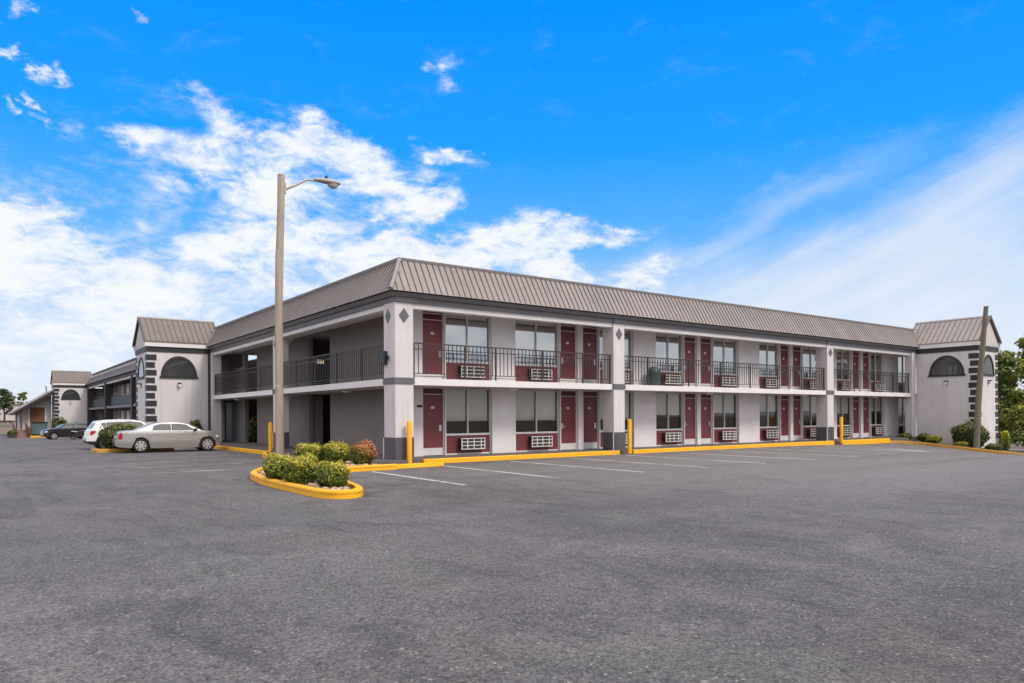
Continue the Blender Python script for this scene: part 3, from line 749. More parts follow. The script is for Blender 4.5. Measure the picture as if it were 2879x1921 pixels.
for fl, z in ((0, 0), (1, 2.75)):
    y = 46.0
    while y < 66:
        s = MB(); s.box(1.46, 1.5, y, y + 1.9, z + .15 + .8, z + 2.45); wo = s.build('window', M['room'], FW)
        s = MB(); s.box(1.44, 1.455, y + .08, y + .9, z + 1.3, z + 2.4); s.box(1.44, 1.455, y + 1.0, y + 1.82, z + 1.3, z + 2.4); s.build('blind', M['blind'], wo)
        s = MB(); s.box(1.45, 1.5, y + 2.2, y + 3.05, z + .17, z + 2.45); s.build('door', M['maroon'], FW)
        s = MB(); s.box(1.44, 1.5, y + 3.1, y + 3.3, z + .17, z + 2.45); s.build('door_frame', M['frame'], FW)
        y += 3.7
s = MB(); s.box(-.3, 1.7, 81.6, 81.9, -1, 5.3); s.build('end_wall', M['white'], FW)
s = MB(); 
for z in (.55, 1.25): s.box(.1, 1.6, 80.95, 81.0, z, z + .05)
for i in range(12): s.box(.12 + i * .13, .15 + i * .13, 80.96, 80.99, -.3, 1.25)
s.build('railing', M['rail'], FW)

# ------------------------------------------------------------------ lobby building beyond
LB = thing('lobby_building', (-5, 84, -.6), 'single storey building with sloping brown roof and orange double doors', 'building')
s = MB(); s.add([(-6.9, 84, -1), (-3.6, 84, -1), (-3.6, 84, 4.75), (-6.9, 84, 2.55), (-6.9, 95, -1), (-3.6, 95, -1), (-3.6, 95, 4.75), (-6.9, 95, 2.55)], [(0, 1, 2, 3), (4, 5, 6, 7), (0, 3, 7, 4), (1, 2, 6, 5), (3, 2, 6, 7), (0, 1, 5, 4)]); s.build('wall', M['gable'], LB)
s = MB(); s.prism([(-7.75, 2.12), (-7.75, 2.32), (-3.45, 5.16), (-3.45, 4.80)], 'y', 82.2, 96); s.build('roof', M['roof'], LB)
s = MB(); s.prism([(-7.80, 2.00), (-7.80, 2.20), (-3.45, 5.02), (-3.45, 4.62)], 'y', 82.1, 82.19); s.build('fascia_board', M['band'], LB)
s = MB(); s.box(-5.82, -5.085, 83.9, 84.0, -.6, 2.97); s.box(-5.065, -4.33, 83.9, 84.0, -.6, 2.97); d_ = s.build('door', M['wood_door'], LB)
s = MB(); s.box(-5.13, -5.05, 83.84, 83.9, .6, 1.1); s.build('handle', M['metal'], d_)
s = MB(); s.box(-5.98, -5.84, 83.86, 84.02, -.6, 3.1); s.box(-4.31, -4.17, 83.86, 84.02, -.6, 3.1); s.box(-5.84, -4.31, 83.86, 84.02, 2.98, 3.1); s.build('door_frame', M['frame'], LB)
for x in (-7.3, -6.85): 
    s = MB(); s.box(x, x + .14, 82.4, 82.54, -.8, 2.5); s.build('porch_post', M['brown_post'], LB)
s = MB(); s.tube([(-4.05, 84.8, 4.2), (-4.08, 84.8, 5.5)], .07, 8); s.tube([(-4.08, 84.8, 5.5), (-4.2, 84.8, 5.56)], .1, 8); s.build('flue_pipe', M['lamp_grey'], LB)
RA = thing('wooden_ramp', (-7, 74, -.5), 'brown timber ramp with slanting handrails before the orange doors', 'ramp')
s = MB(); s.prism([(74, -.55), (82, -.55), (82, .3)], 'x', -7.45, -6.45); s.build('ramp_deck', M['deck'], RA)
for x in (-7.6, -6.35):
    s = MB(); s.prism([(74, .35), (74, .47), (82, 1.25), (82, 1.13)], 'x', x - .05, x + .05)
    for k in range(9): s.box(x - .04, x + .04, 74 + k, 74.1 + k, -.55, .40 + k * .097)
    s.prism([(74, -.15), (74, -.03), (82, .75), (82, .63)], 'x', x - .05, x + .05)
    s.build('handrail', M['deck'], RA)
UB = thing('utility_box', (-5.4, 75, -.5), 'teal grey dumpster with dark lid behind the black car', 'dumpster')
s = MB(); s.prism([(-6.1, -.15), (-4.75, -.15), (-4.65, 1.12), (-6.15, 1.12)], 'y', 74.5, 75.9); s.build('container', M['teal'], UB)
s = MB(); s.box(-6.2, -4.6, 74.4, 76, 1.13, 1.22); s.build('lid', M['dark'], UB)
s = MB(); s.box(-6.1, -4.75, 74.6, 75.8, -.45, -.16); s.build('skid_base', M['dark'], UB)
PLb = thing('planter_box', (-8, 74, -.5), 'dark low planter with shrub at the lot edge by the ramp', 'planter')
s = MB(); s.box(-8.35, -7.55, 73.5, 74.6, -.55, -.1); s.build('planter_wall', M['brown_post'], PLb)

# ------------------------------------------------------------------ street lamp and poles
SL = thing('street_lamp', (-1.87, 5.94, .1), 'tall weathered wooden lamp pole with cobra head light standing in the planting bed', 'street lamp')
zz = [0.05, 1.2, 3, 4.6, 5.6, 6.9, 7.9, 8.05, 9.2, 10.93]
px = [-1.86, -1.865, -1.875, -1.88, -1.875, -1.862, -1.838, -1.825, -1.79, -1.755]
rr = [.158, .156, .15, .148, .145, .147, .150, .143, .138, .134]
s = MB(); s.tube([(px[i], 5.94 + .01 * math.sin(i * 2.1), zz[i]) for i in range(len(zz))], rr, 20); s.build('pole', M['pole'], SL)
s = MB(); s.tube([(-1.873, 5.94, 2.78), (-1.873, 5.94, 2.83)], .158, 20); s.build('pole_strap', M['metal'], SL)
s = MB(); s.tube([(-1.60, 5.94, 10.40), (-1.20, 5.94, 10.62), (-.82, 5.94, 10.87), (-.70, 5.94, 10.93), (-.42, 5.94, 10.95)], [.055, .045, .038, .036, .036], 10); a_ = s.build('arm', M['lamp_grey'], SL)
s = MB(); s.box(-1.66, -1.585, 5.87, 6.01, 10.22, 10.62); s.build('bracket_plate', M['lamp_grey'], a_)
hd = MB(); st = [(-.46, .05, .06), (-.40, .09, .09), (-.1, .16, .11), (.25, .19, .12), (.5, .17, .10), (.62, .10, .06), (.65, .03, .02)]
vs = []; n = 14
for x_, ry, rz in st:
    for k in range(n):
        a = 2 * math.pi * k / n; zz_ = math.sin(a); vs.append((x_, 5.94 + ry * math.cos(a), 11.0 + (rz * zz_ if zz_ > 0 else rz * .75 * zz_)))
fs = [(i * n + k, i * n + (k + 1) % n, (i + 1) * n + (k + 1) % n, (i + 1) * n + k) for i in range(len(st) - 1) for k in range(n)] + [tuple(range(n)), tuple(range((len(st) - 1) * n, len(st) * n))]
hd.add(vs, fs, 0, True); hd = hd.build('lamp_head', M['lamp_grey'], SL, sharp=50)
lb = MB(); vs = []; st = [(.0, .001), (-.06, .6), (-.02, .95)]
n = 14; rows = [(1.0, 0), (.93, -.07), (.7, -.14), (.35, -.18), (.05, -.19)]
for rsc, dz in rows:
    for k in range(n):
        a = 2 * math.pi * k / n; vs.append((.33 + .24 * rsc * math.cos(a), 5.94 + .155 * rsc * math.sin(a), 10.955 + dz))
lb.add(vs, [(i * n + k, i * n + (k + 1) % n, (i + 1) * n + (k + 1) % n, (i + 1) * n + k) for i in range(len(rows) - 1) for k in range(n)] + [tuple(range((len(rows) - 1) * n, len(rows) * n))], 0, True)
lb.build('lamp_lens', paint('prismatic_lens', (.42, .39, .33), .2, .2, 20, 0, 1, .6), hd)
s = MB(); s.tube([(.06, 5.94, 11.08), (.06, 5.94, 11.22)], .055, 12); s.build('photocell', paint('photocell_plastic', (.07, .025, .03), .5), hd)
# utility pole on the right, leaning
UP = thing('utility_pole', (34.5, -4.3, -.4), 'leaning grey-brown wooden utility pole in front of the right stair tower', 'utility pole')
s = MB(); s.tube([(34.5, -4.22, -.6), (34.5, -4.30, 1.5), (34.5, -4.48, 4.2), (34.5, -4.66, 6.4), (34.5, -4.76, 7.58)], [.17, .16, .148, .125, .115], 16); s.build('pole', M['pole2'], UP)
s = MB(); s.tube([(34.5, -4.76, 7.55), (34.5, -4.76, 7.62)], .122, 16); s.build('pole_top', M['pole2'], UP)
# bollards
def bollard(x, y, h, label, first=None):
    t = thing('bollard', (x, y, 0), label, 'bollard', 'yellow steel bollards guarding the motel columns')
    s = MB(); r = .085
    s.tube([(0, 0, -.05), (0, 0, h - .05), (0, 0, h - .015), (0, 0, h)], [r, r, r * .85, r * .4], 18); s.build('post', M['bollard'], t, loc=(0, 0, 0), sharp=40)
    s = MB(); s.tube([(0, 0, 0), (0, 0, .03)], r + .015, 18); s.build('footing_collar', M['concrete'], t, loc=(0, 0, 0)); return t
bollard(.40, -.22, 1.46, 'yellow bollard in front of the corner column behind the wheel stop')
bollard(10.38, -.62, 1.45, 'yellow bollard at the foot of the second column of the long front')
bollard(26.85, -.5, 1.45, 'yellow bollard before the farthest column of the long front')
bollard(-1.14, 9.25, 1.38, 'yellow bollard half hidden behind the wooden lamp pole')
# balcony bin
TB = thing('litter_bin', (13.6, 1.0, 2.9), 'green domed litter bin standing on the upper balcony', 'litter bin')
s = MB(); s.tube([(0, 0, 0), (0, 0, .62)], [.27, .29], 18); s.build('bin_body', M['green_bin'], TB, loc=(0, 0, 0), sharp=40)
s = MB(); s.tube([(0, 0, .62), (0, 0, .66), (0, 0, .78), (0, 0, .88), (0, 0, .92)], [.305, .305, .28, .17, .05], 18); lid = s.build('bin_lid', M['green_bin'], TB, loc=(0, 0, 0), sharp=50)
s = MB(); s.box(.06, .30, -.12, .12, .66, .80); s.build('bin_flap', M['dark'], lid, loc=(0, 0, 0))
# vending machine in the upper passage
VM = thing('vending_machine', (2.35, 12.9, 2.9), 'dark vending machine with a lit panel inside the upper passage', 'vending machine')
s = MB(); s.box(1.95, 2.75, 12.6, 13.3, 2.9, 4.6); s.build('cabinet', M['vend'], VM)
em, nt_, b_ = newmat('lit_panel'); b_.inputs['Emission Color'].default_value = (1, .7, .5, 1); b_.inputs['Emission Strength'].default_value = .4; b_.inputs['Base Color'].default_value = (.5, .3, .2, 1)
s = MB(); s.box(2.25, 2.6, 12.58, 12.599, 4.22, 4.42); s.build('lit_panel', em, VM)

# ------------------------------------------------------------------ vegetation
def leaf_cloud(C, Nn, size, rs_, curl=.35):
    """quads of random orientation biased to face outward; C centres, Nn outward normals"""
    n = len(C); nr = Nn + rs_.normal(0, .55, (n, 3)); nr /= np.linalg.norm(nr, axis=1)[:, None]
    a = rs_.normal(0, 1, (n, 3)); u = np.cross(nr, a); u /= np.linalg.norm(u, axis=1)[:, None]; w_ = np.cross(nr, u)
    s = size * (.6 + .8 * rs_.rand(n, 1)); lw_ = s * .55
    V = np.stack([C - u * s, C - w_ * lw_ + nr * s * curl * .3, C + u * s, C + w_ * lw_ + nr * s * curl * .3], 1).reshape(-1, 3)
    F = np.arange(4 * n).reshape(n, 4); return V, F
def shrub(name, loc, rx, ry, h, mat, label, n=3800, size=.032, seed=1, flat=2.6, lit_red_side=None, group=None, trunk=True, lump=.10):
    n = int(n * .82); size *= 1.2
    rs_ = np.random.RandomState(seed); t = thing(name, loc, label, 'shrub', group)
    d = rs_.normal(0, 1, (n, 3)); d /= np.linalg.norm(d, axis=1)[:, None]
    pw = 2 / flat; e = np.sign(d) * np.abs(d) ** pw; e /= (np.abs(e) ** flat).sum(1)[:, None] ** (1 / flat)
    ph = rs_.rand(6) * 6.28
    lumpf = 1 + lump * (np.sin(d[:, 0] * 4 + ph[0]) * np.sin(d[:, 1] * 4 + ph[1]) + .7 * np.sin(d[:, 2] * 6 + ph[2] + d[:, 0] * 3))
    r = (.72 + .32 * rs_.rand(n) ** .6) * lumpf
    r = np.where(rs_.rand(n) < .07, r * (1.04 + .16 * rs_.rand(n)), r)
    C = e * r[:, None] * np.array([rx, ry, h * .5]) + np.array([0, 0, h * .52])
    C[:, 2] = np.maximum(C[:, 2], .03)
    V, F = leaf_cloud(C, e, size, rs_)
    ti = np.clip(.10 + .62 * rs_.rand(n) + .46 * np.clip(e[:, 2], -.5, 1) * (.4 + .6 * rs_.rand(n)) + .16 * (lumpf - 1) / max(lump, .01) * .5, 0, 1)  # tint rises with height, painting light onto the shrub tops
    if lit_red_side is not None: ti = np.clip(ti + .35 * (e[:, 0] * lit_red_side[0] + e[:, 1] * lit_red_side[1]), 0, 1)  # paints the sunward side lighter; on the red shrub also redder
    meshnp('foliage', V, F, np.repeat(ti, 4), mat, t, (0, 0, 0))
    # twiggy inner mass
    m2 = 900; d2 = rs_.normal(0, 1, (m2, 3)); d2 /= np.linalg.norm(d2, axis=1)[:, None]
    C2 = d2 * (rs_.rand(m2, 1) ** .4) * np.array([rx, ry, h * .48]) * .75 + np.array([0, 0, h * .5])
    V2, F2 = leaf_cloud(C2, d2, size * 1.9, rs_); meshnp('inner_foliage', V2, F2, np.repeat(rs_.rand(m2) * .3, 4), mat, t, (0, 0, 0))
    s = MB()
    for k in range(7):
        a = k * .9 + seed; s.tube([(.04 * math.cos(a), .04 * math.sin(a), -.05), (rx * .4 * math.cos(a), ry * .4 * math.sin(a), h * .5), (rx * .75 * math.cos(a), ry * .75 * math.sin(a), h * .8)], [.018, .012, .005], 6)
    s.build('stem', M['bark'], t, loc=(0, 0, 0)); return t
G1 = 'clipped shrubs in the kerbed planting bed'
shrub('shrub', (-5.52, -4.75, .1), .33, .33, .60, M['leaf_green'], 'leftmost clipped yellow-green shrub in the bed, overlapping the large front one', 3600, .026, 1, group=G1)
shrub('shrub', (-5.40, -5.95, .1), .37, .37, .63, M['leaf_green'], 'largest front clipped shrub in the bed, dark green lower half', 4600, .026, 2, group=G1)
shrub('shrub', (-5.24, -7.3, .1), .31, .31, .55, M['leaf_green'], 'front right shrub nearest the rounded kerb tip, lit yellow on its right side', 3600, .026, 3, group=G1, lit_red_side=(.6, .0))
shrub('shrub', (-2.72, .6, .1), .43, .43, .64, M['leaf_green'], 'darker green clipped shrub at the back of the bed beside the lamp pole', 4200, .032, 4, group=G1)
shrub('shrub', (-2.13, -.05, .1), .40, .40, .68, M['leaf_green'], 'yellow-green shrub at the back of the bed between green and red ones', 4000, .030, 5, group=G1, lit_red_side=(.3, -.2))
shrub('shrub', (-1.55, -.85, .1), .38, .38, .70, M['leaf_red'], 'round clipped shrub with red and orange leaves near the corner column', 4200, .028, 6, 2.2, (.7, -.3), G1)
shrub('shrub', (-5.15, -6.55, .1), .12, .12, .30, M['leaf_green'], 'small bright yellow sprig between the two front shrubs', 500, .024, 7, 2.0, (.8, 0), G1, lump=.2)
shrub('shrub', (-5.62, 17.4, g(-5, 17) + .1), (.88), .55, 1.14, M['leaf_dark'], 'dark green bush on the kerb island between silver sedan and white car', 5200, .05, 8, 2.4)
shrub('shrub', (-.95, 23.0, .1), .36, .30, 1.35, M['leaf_dark'], 'thin upright bush against the left stair tower behind the sedan bonnet', 1500, .05, 9, 2.0, lump=.25)
shrub('shrub', (1.9, 21.4, .15), .30, .30, 1.5, M['leaf_dark'], 'plant inside the dark ground floor passage', 900, .06, 10, 2.0)
G2 = 'shrubs along the kerb before the right stair tower'
shrub('shrub', (35.5, -3.55, -.42), .80, .88, 1.42, M['leaf_dark'], 'large rounded dark green shrub left of the leaning pole', 6500, .05, 11, 2.3, group=G2)
shrub('shrub', (35.2, .0, -.05), .36, .32, .44, M['leaf_dark'], 'small rounded shrub nearest the walkway end by the right tower', 1800, .04, 12, 2.2, group=G2)
shrub('shrub', (35.5, -.95, -.10), .36, .34, .46, M['leaf_dark'], 'small shrub, left one of the touching pair at the tower foot', 1800, .04, 13, 2.2, group=G2)
shrub('shrub', (35.4, -1.55, -.17), .42, .40, .44, M['leaf_green'], 'small yellower shrub, right one of the touching pair at the tower foot', 1800, .04, 14, 2.2, group=G2)
shrub('shrub', (34.8, -3.4, -.45), .36, .34, .44, M['leaf_green'], 'low shrub at the kerb in front of the large round one', 1800, .04, 15, 2.2, group=G2)
shrub('shrub', (35.2, -4.85, -.55), .45, .40, .40, M['leaf_dark'], 'low flat shrub at the kerb right of the leaning pole', 1800, .04, 16, 2.2, group=G2)
shrub('shrub', (39.35, -3.95, -.75), .24, .24, 1.25, M['leaf_green'], 'bright green shrub at the outer corner of the right tower', 1800, .05, 17, 2.2, group=G2)
shrub('shrub', (-1.9, 79.5, -.6), 1.1, .8, 1.6, M['leaf_dark'], 'bush before the distant tower behind the black car', 1500, .10, 18, 2.2)
shrub('shrub', (-3.0, 80.6, -.6), .8, .7, 2.2, M['leaf_dark'], 'bush at the left corner of the distant tower', 1200, .10, 28, 2.2)
shrub('shrub', (-7.95, 74, -.3), .45, .45, .6, M['leaf_dark'], 'shrub growing in the dark planter beside the ramp', 900, .07, 19, 2.2)

def tree(name, loc, h, crown, label, mat, seed, nclump=60, per=90, leaf=.16, trunk_r=.2, z0=.25, conic=False, spread=1.0, cat='tree', group=None):
    rs_ = np.random.RandomState(seed); t = thing(name, loc, label, cat, group)
    s = MB(); k = 7
    path = [(rs_.normal(0, .05) * i, rs_.normal(0, .05) * i, h * .92 * i / k) for i in range(k + 1)]
    s.tube(path, [trunk_r * (1 - .88 * i / k) * (1.25 if i == 0 else 1) for i in range(k + 1)], 9)
    s.build('trunk', M['bark'], t, loc=(0, 0, 0))
    s = MB(); C = []; T_ = []; Nn = []
    for c in range(nclump):
        zf = z0 + (1 - z0) * rs_.rand() ** (.8 if not conic else 1.2)
        if conic: rad = crown * (1.02 - (zf - z0) / (1 - z0)) ** .8
        else:
            q = (zf - z0) / (1 - z0); rad = crown * math.sqrt(max(.05, 1 - (2 * q - .85) ** 2 / 1.4))
        a = rs_.rand() * 6.283; rr_ = rad * (.35 + .65 * rs_.rand() ** .6)
        p = np.array([rr_ * math.cos(a), rr_ * math.sin(a), h * zf])
        base = np.array(path[max(1, min(k, int(zf * k * .75)))])
        if c % 3 == 0: s.tube([tuple(base), tuple((base + p) / 2 + np.array([0, 0, -.1])), tuple(p)], [trunk_r * .28, trunk_r * .16, trunk_r * .05], 6)
        cr = crown * (.16 + .18 * rs_.rand()) * spread
        dd = rs_.normal(0, 1, (per, 3)); dd /= np.linalg.norm(dd, axis=1)[:, None]
        pos = p + dd * (rs_.rand(per, 1) ** .45) * cr * np.array([1, 1, .62])
        C.append(pos); Nn.append(dd * .6 + np.array([0, 0, .7])); tone = .15 + .5 * rs_.rand()
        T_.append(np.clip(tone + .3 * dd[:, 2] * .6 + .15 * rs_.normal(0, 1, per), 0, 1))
    s.build('branches', M['bark'], t, loc=(0, 0, 0))
    C = np.concatenate(C); Nn = np.concatenate(Nn); V, F = leaf_cloud(C, Nn, leaf, rs_)
    meshnp('crown', V, F, np.repeat(np.concatenate(T_), 4), mat, t, (0, 0, 0)); return t
G3 = 'trees beyond the right stair tower'
tree('tree', (56, 2.6, -1.8), 8.4, 3.1, 'leafy green tree rising just right of the right stair tower', M['leaf_tree'], 31, 80, 120, .17, .24, .12, group=G3)
tree('tree', (64, 1.0, -1.9), 10.8, 3.6, 'taller tree at the right edge with sky showing through its top', M['leaf_tree'], 32, 70, 110, .20, .28, .2, group=G3)
tree('tree', (66, 7.5, -1.9), 7.4, 3.4, 'dark green tree low behind the right tower corner', M['leaf_dark'], 33, 80, 120, .19, .24, .05, group=G3)
tree('tree', (78, -3, -1.9), 11, 4.2, 'broad tree partly outside the right edge', M['leaf_tree'], 35, 70, 110, .24, .3, .15, group=G3)
G4 = 'trees beyond the far left end of the lot'
tree('pine_tree', (-6.55, 150, .6), 6.6, 1.7, 'rounded pine tree above the pale shed at the left edge', M['needle'], 41, 70, 90, .17, .2, .25, spread=1.1, group=G4)
tree('pine_tree', (-8.9, 148, .5), 5.6, 1.5, 'dark bushy tree cut by the left picture edge', M['needle'], 42, 70, 90, .17, .2, .1, spread=1.2, group=G4)
tree('tree', (-3.4, 152, .5), 6.3, 1.4, 'thin-topped pale tree behind the sloping roof', M['leaf_tree'], 43, 24, 45, .17, .14, .3, group=G4)
# far low pale building and fence
FB = thing('warehouse', (-6, 136, .6), 'long low pale shed with dark roof edge at the far left', 'shed')
s = MB(); s.box(-30, -4.6, 136, 146, -.5, 1.0); s.build('wall', M['white'], FB)
s = MB(); s.box(-30.2, -4.5, 135.8, 146.2, 1.0, 1.25); s.build('roof', M['band'], FB)
for k in range(6):
    s = MB(); s.box(-8.6 + k * .8, -8.2 + k * .8, 135.93, 136.0, .1, .8); s.build('window', M['dark'], FB)
HB = thing('house', (-5, 160, .6), 'pale distant house among the far left trees', 'house')
s = MB(); s.box(-7.5, -2.5, 160, 170, 0, 4.6); s.build('wall', M['gable'], HB)
s = MB(); s.prism([(-7.9, 4.6), (-2.1, 4.6), (-5, 5.6)], 'y', 159.6, 170.4); s.build('roof', M['gable'], HB)
WF = thing('roadside_fence', (50, -3, -1.4), 'low white rail fence with reddish top beyond the right kerb', 'fence')
s = MB(); s.box(50, 50.12, -9, -.1, -1.10, -.98); s.build('rail', M['white'], WF)
s = MB(); s.box(49.98, 50.14, -9, -.1, -.95, -.84); s.build('top_rail', paint('faded_red_board', (.42, .30, .29), .7), WF)
for k in range(7):
    s = MB(); s.box(50.02, 50.10, -8.9 + k * 1.45, -8.78 + k * 1.45, -1.9, -.86); s.build('fence_post', M['white'], WF)

# ------------------------------------------------------------------ cars
def arc(cx, r, z, a0=180, a1=0, n=9):
    return [(cx + r * math.cos(R(a0 + (a1 - a0) * i / n)), z + r * math.sin(R(a0 + (a1 - a0) * i / n))) for i in range(n + 1)]
def make_car(name, loc, rz, scl, label, paint_m, outline_top, wr, xr, xf, hw0, belt, top, tumble, glass, lower_dark=None, tail=None, xe=(-2.5, 2.5), extras=None):
    """local: x forward. outline_top runs from the rear bottom over the roof to the front bottom"""
    t = thing(name, loc, label, 'car', 'cars parked along the motel', rz); t.scale = (scl, scl, scl); ORG[t.name] = Vector((0, 0, 0))
    ar = wr + .065
    ol = list(outline_top) + [(xf + ar, .24)] + arc(xf, ar, wr, -15, 195)[:0] + [(xf + ar * math.cos(R(a)), wr + ar * math.sin(R(a))) for a in range(0, 181, 20)] + [(xf - ar, .22), (xr + ar, .22)] + [(xr + ar * math.cos(R(a)), wr + ar * math.sin(R(a))) for a in range(0, 181, 20)] + [(xr - ar, .24)]
    def hw(x, z):
        w = hw0
        if z > belt: w -= (z - belt) * tumble
        elif z < .5: w -= (.5 - z) * .16
        w -= .03 * max(0, 1 - abs(z - belt + .05) / .15) * 0
        for e, s in ((xe[1], 1), (xe[0], -1)):
            d = max(0, (x - (e - .75 * s)) * s) / .75; w -= .20 * d ** 2
        return w
    bm = bmesh.new(); vs = [bm.verts.new((x, 0, z)) for x, z in ol]
    bm.faces.new(vs); bmesh.ops.triangulate(bm, faces=bm.faces)
    def cut(co, no):
        bmesh.ops.bisect_plane(bm, geom=bm.verts[:] + bm.edges[:] + bm.faces[:], plane_co=co, plane_no=no)
    for z in np.arange(.3, top, .09): cut((0, 0, float(z)), (0, 0, 1))
    for x in np.arange(xe[0] + .12, xe[1], .14): cut((float(x), 0, 0), (1, 0, 0))
    bmesh.ops.recalc_face_normals(bm, faces=bm.faces)
    V = [v.co.copy() for v in bm.verts]; idx = {v: i for i, v in enumerate(bm.verts)}; nV = len(V)
    F = [[idx[v] for v in f.verts] for f in bm.faces]; bnd = [(idx[e.verts[0]], idx[e.verts[1]]) for e in bm.edges if len(e.link_faces) == 1]; bm.free()
    mbc = MB(); allv = []
    ks = (-1, -.94, -.6, 0, .6, .94, 1)
    for k in ks:
        for v in V:
            crown = .045 * (1 - abs(k) ** 2.5) * (1 if v.z > .45 else 0)
            edge = -.035 if abs(k) == 1 and v.z > .45 else 0
            allv.append((v.x, hw(v.x, v.z) * k, v.z + crown))
    fs = [f for f in F] + [[i + nV * (len(ks) - 1) for i in f] for f in F]
    for a, b in bnd:
        for j in range(len(ks) - 1): fs.append((a + nV * j, b + nV * j, b + nV * (j + 1), a + nV * (j + 1)))
    mbc.add(allv, fs, 0, True)
    mats = [paint_m, M['well'], lower_dark or paint_m]
    # wheel wells and underside dark, lower cladding
    nf = len(F)
    for q, f in enumerate(mbc.f):
        cx = sum(mbc.v[i][0] for i in f) / len(f); cz = sum(mbc.v[i][2] for i in f) / len(f)
        inside = q >= 2 * nf
        if inside and cz < .95 and (min(abs(math.hypot(cx - c, cz - wr) - ar) for c in (xr, xf)) < .04 or cz < .26) and abs(cx) < max(xf, -xr) + ar: mbc.m[q] = 1
        elif lower_dark and (cz < .52 or min(math.hypot(cx - c, cz - wr) for c in (xr, xf)) < ar + .07): mbc.m[q] = 2
    body = mbc.build('body', mats, t, loc=(0, 0, 0), sharp=32)
    mw = MB(); mw.box(xr - ar, xr + ar, -hw0 * .72, hw0 * .72, .3, wr + ar - .02); mw.box(xf - ar, xf + ar, -hw0 * .72, hw0 * .72, .3, wr + ar - .02); mw.build('wheel_well', M['well'], body, loc=(0, 0, 0))
    def sidepanel(poly, off, name, mat, parent, both=True, thick=.012):
        for s in ((1, -1) if both else (1,)):
            m2 = MB()
            a = [(x, s * (hw(x, z) + off), z) for x, z in poly]; b = [(x, s * (hw(x, z) + off - thick), z) for x, z in poly]; n_ = len(poly)
            m2.add(a + b, [tuple(range(n_)), tuple(range(n_, 2 * n_))] + [(i, (i + 1) % n_, n_ + (i + 1) % n_, n_ + i) for i in range(n_)])
            m2.build(name, mat, parent, loc=(0, 0, 0))
    for nm, poly in glass['side']:
        cx_ = sum(p[0] for p in poly) / len(poly); cz_ = sum(p[1] for p in poly) / len(poly)
        sidepanel([(cx_ + (x - cx_) * 1.07 + .012 * (1 if x > cx_ else -1), cz_ + (z - cz_) * 1.16 + .008 * (1 if z > cz_ else -1)) for x, z in poly], .0025, 'window_seal', M['black_trim'], body)
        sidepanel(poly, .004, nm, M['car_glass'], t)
    for nm, (xa, za), (xb, zb_) in glass['ends']:
        d = Vector((xb - xa, 0, zb_ - za)).normalized(); no = Vector((-d.z, 0, d.x)); no = no if (no.z > 0) else -no
        m2 = MB(); n_ = 6; pv = []
        for u in (0.0, .5, 1.0):
            x_ = xa + (xb - xa) * u; z_ = za + (zb_ - za) * u
            for k in range(n_ + 1):
                q = -1 + 2 * k / n_; y_ = q * (hw(x_, z_) - .10); cr_ = .045 * (1 - (abs(y_) / hw(x_, z_)) ** 2.5)
                pv.append((x_ + no.x * .012, y_, z_ + no.z * .012 + cr_))
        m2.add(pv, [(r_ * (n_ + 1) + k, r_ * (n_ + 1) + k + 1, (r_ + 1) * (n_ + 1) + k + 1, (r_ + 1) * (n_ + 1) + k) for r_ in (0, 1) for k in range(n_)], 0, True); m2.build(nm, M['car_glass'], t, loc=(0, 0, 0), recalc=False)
    for nm, poly, mat, off in (extras or []):
        sidepanel(poly, off, nm, M[mat], t)
    # wheels
    wheel0 = None
    for x in (xr, xf):
        for s in (1, -1):
            if wheel0 is None:
                m2 = MB(); pr = [(wr * .62, -.095), (wr * .9, -.11), (wr * .985, -.09), (wr, -.05), (wr, .05), (wr * .985, .09), (wr * .9, .11), (wr * .62, .095)]
                n_ = 28; pv = [(r_ * math.cos(2 * math.pi * k / n_), y_, r_ * math.sin(2 * math.pi * k / n_)) for r_, y_ in pr for k in range(n_)]
                m2.add(pv, [(i * n_ + k, i * n_ + (k + 1) % n_, (i + 1) * n_ + (k + 1) % n_, (i + 1) * n_ + k) for i in range(len(pr) - 1) for k in range(n_)], 0, True)
                for y_ in (-.05, .05): m2.add([(wr * .63 * math.cos(2 * math.pi * k / n_), y_, wr * .63 * math.sin(2 * math.pi * k / n_)) for k in range(n_)], [tuple(range(n_))], 0)
                wheel0 = m2.build('wheel', M['tyre'], t, loc=(x, -s * (hw0 - .115), wr)); w_ = wheel0
                m3 = MB()
                for ys in (-.098, .098):
                    pv = []
                    for r_ in (wr * .72, wr * .60):
                        for k in range(n_): pv.append((r_ * math.cos(2 * math.pi * k / n_), ys, r_ * math.sin(2 * math.pi * k / n_)))
                    m3.add(pv, [(k, (k + 1) % n_, n_ + (k + 1) % n_, n_ + k) for k in range(n_)])
                    for k in range(7):
                        a = 2 * math.pi * k / 7; ca, sa = math.cos(a), math.sin(a); w0, w1 = wr * .085, wr * .15
                        m3.add([(ca * .03 - sa * w0, ys, sa * .03 + ca * w0), (ca * .03 + sa * w0, ys, sa * .03 - ca * w0), (ca * wr * .63 + sa * w1, ys * .96, sa * wr * .63 - ca * w1), (ca * wr * .63 - sa * w1, ys * .96, sa * wr * .63 + ca * w1)], [(0, 1, 2, 3)])
                    m3.tube([(0, ys * .9, 0), (0, ys * 1.05, 0)], wr * .17, 12)
                m3.build('rim', M['rim'], wheel0, loc=(0, 0, 0), recalc=False)
            else: copy_tree(wheel0, t, (x, -s * (hw0 - .115), wr))
    return t, hw, sidepanel
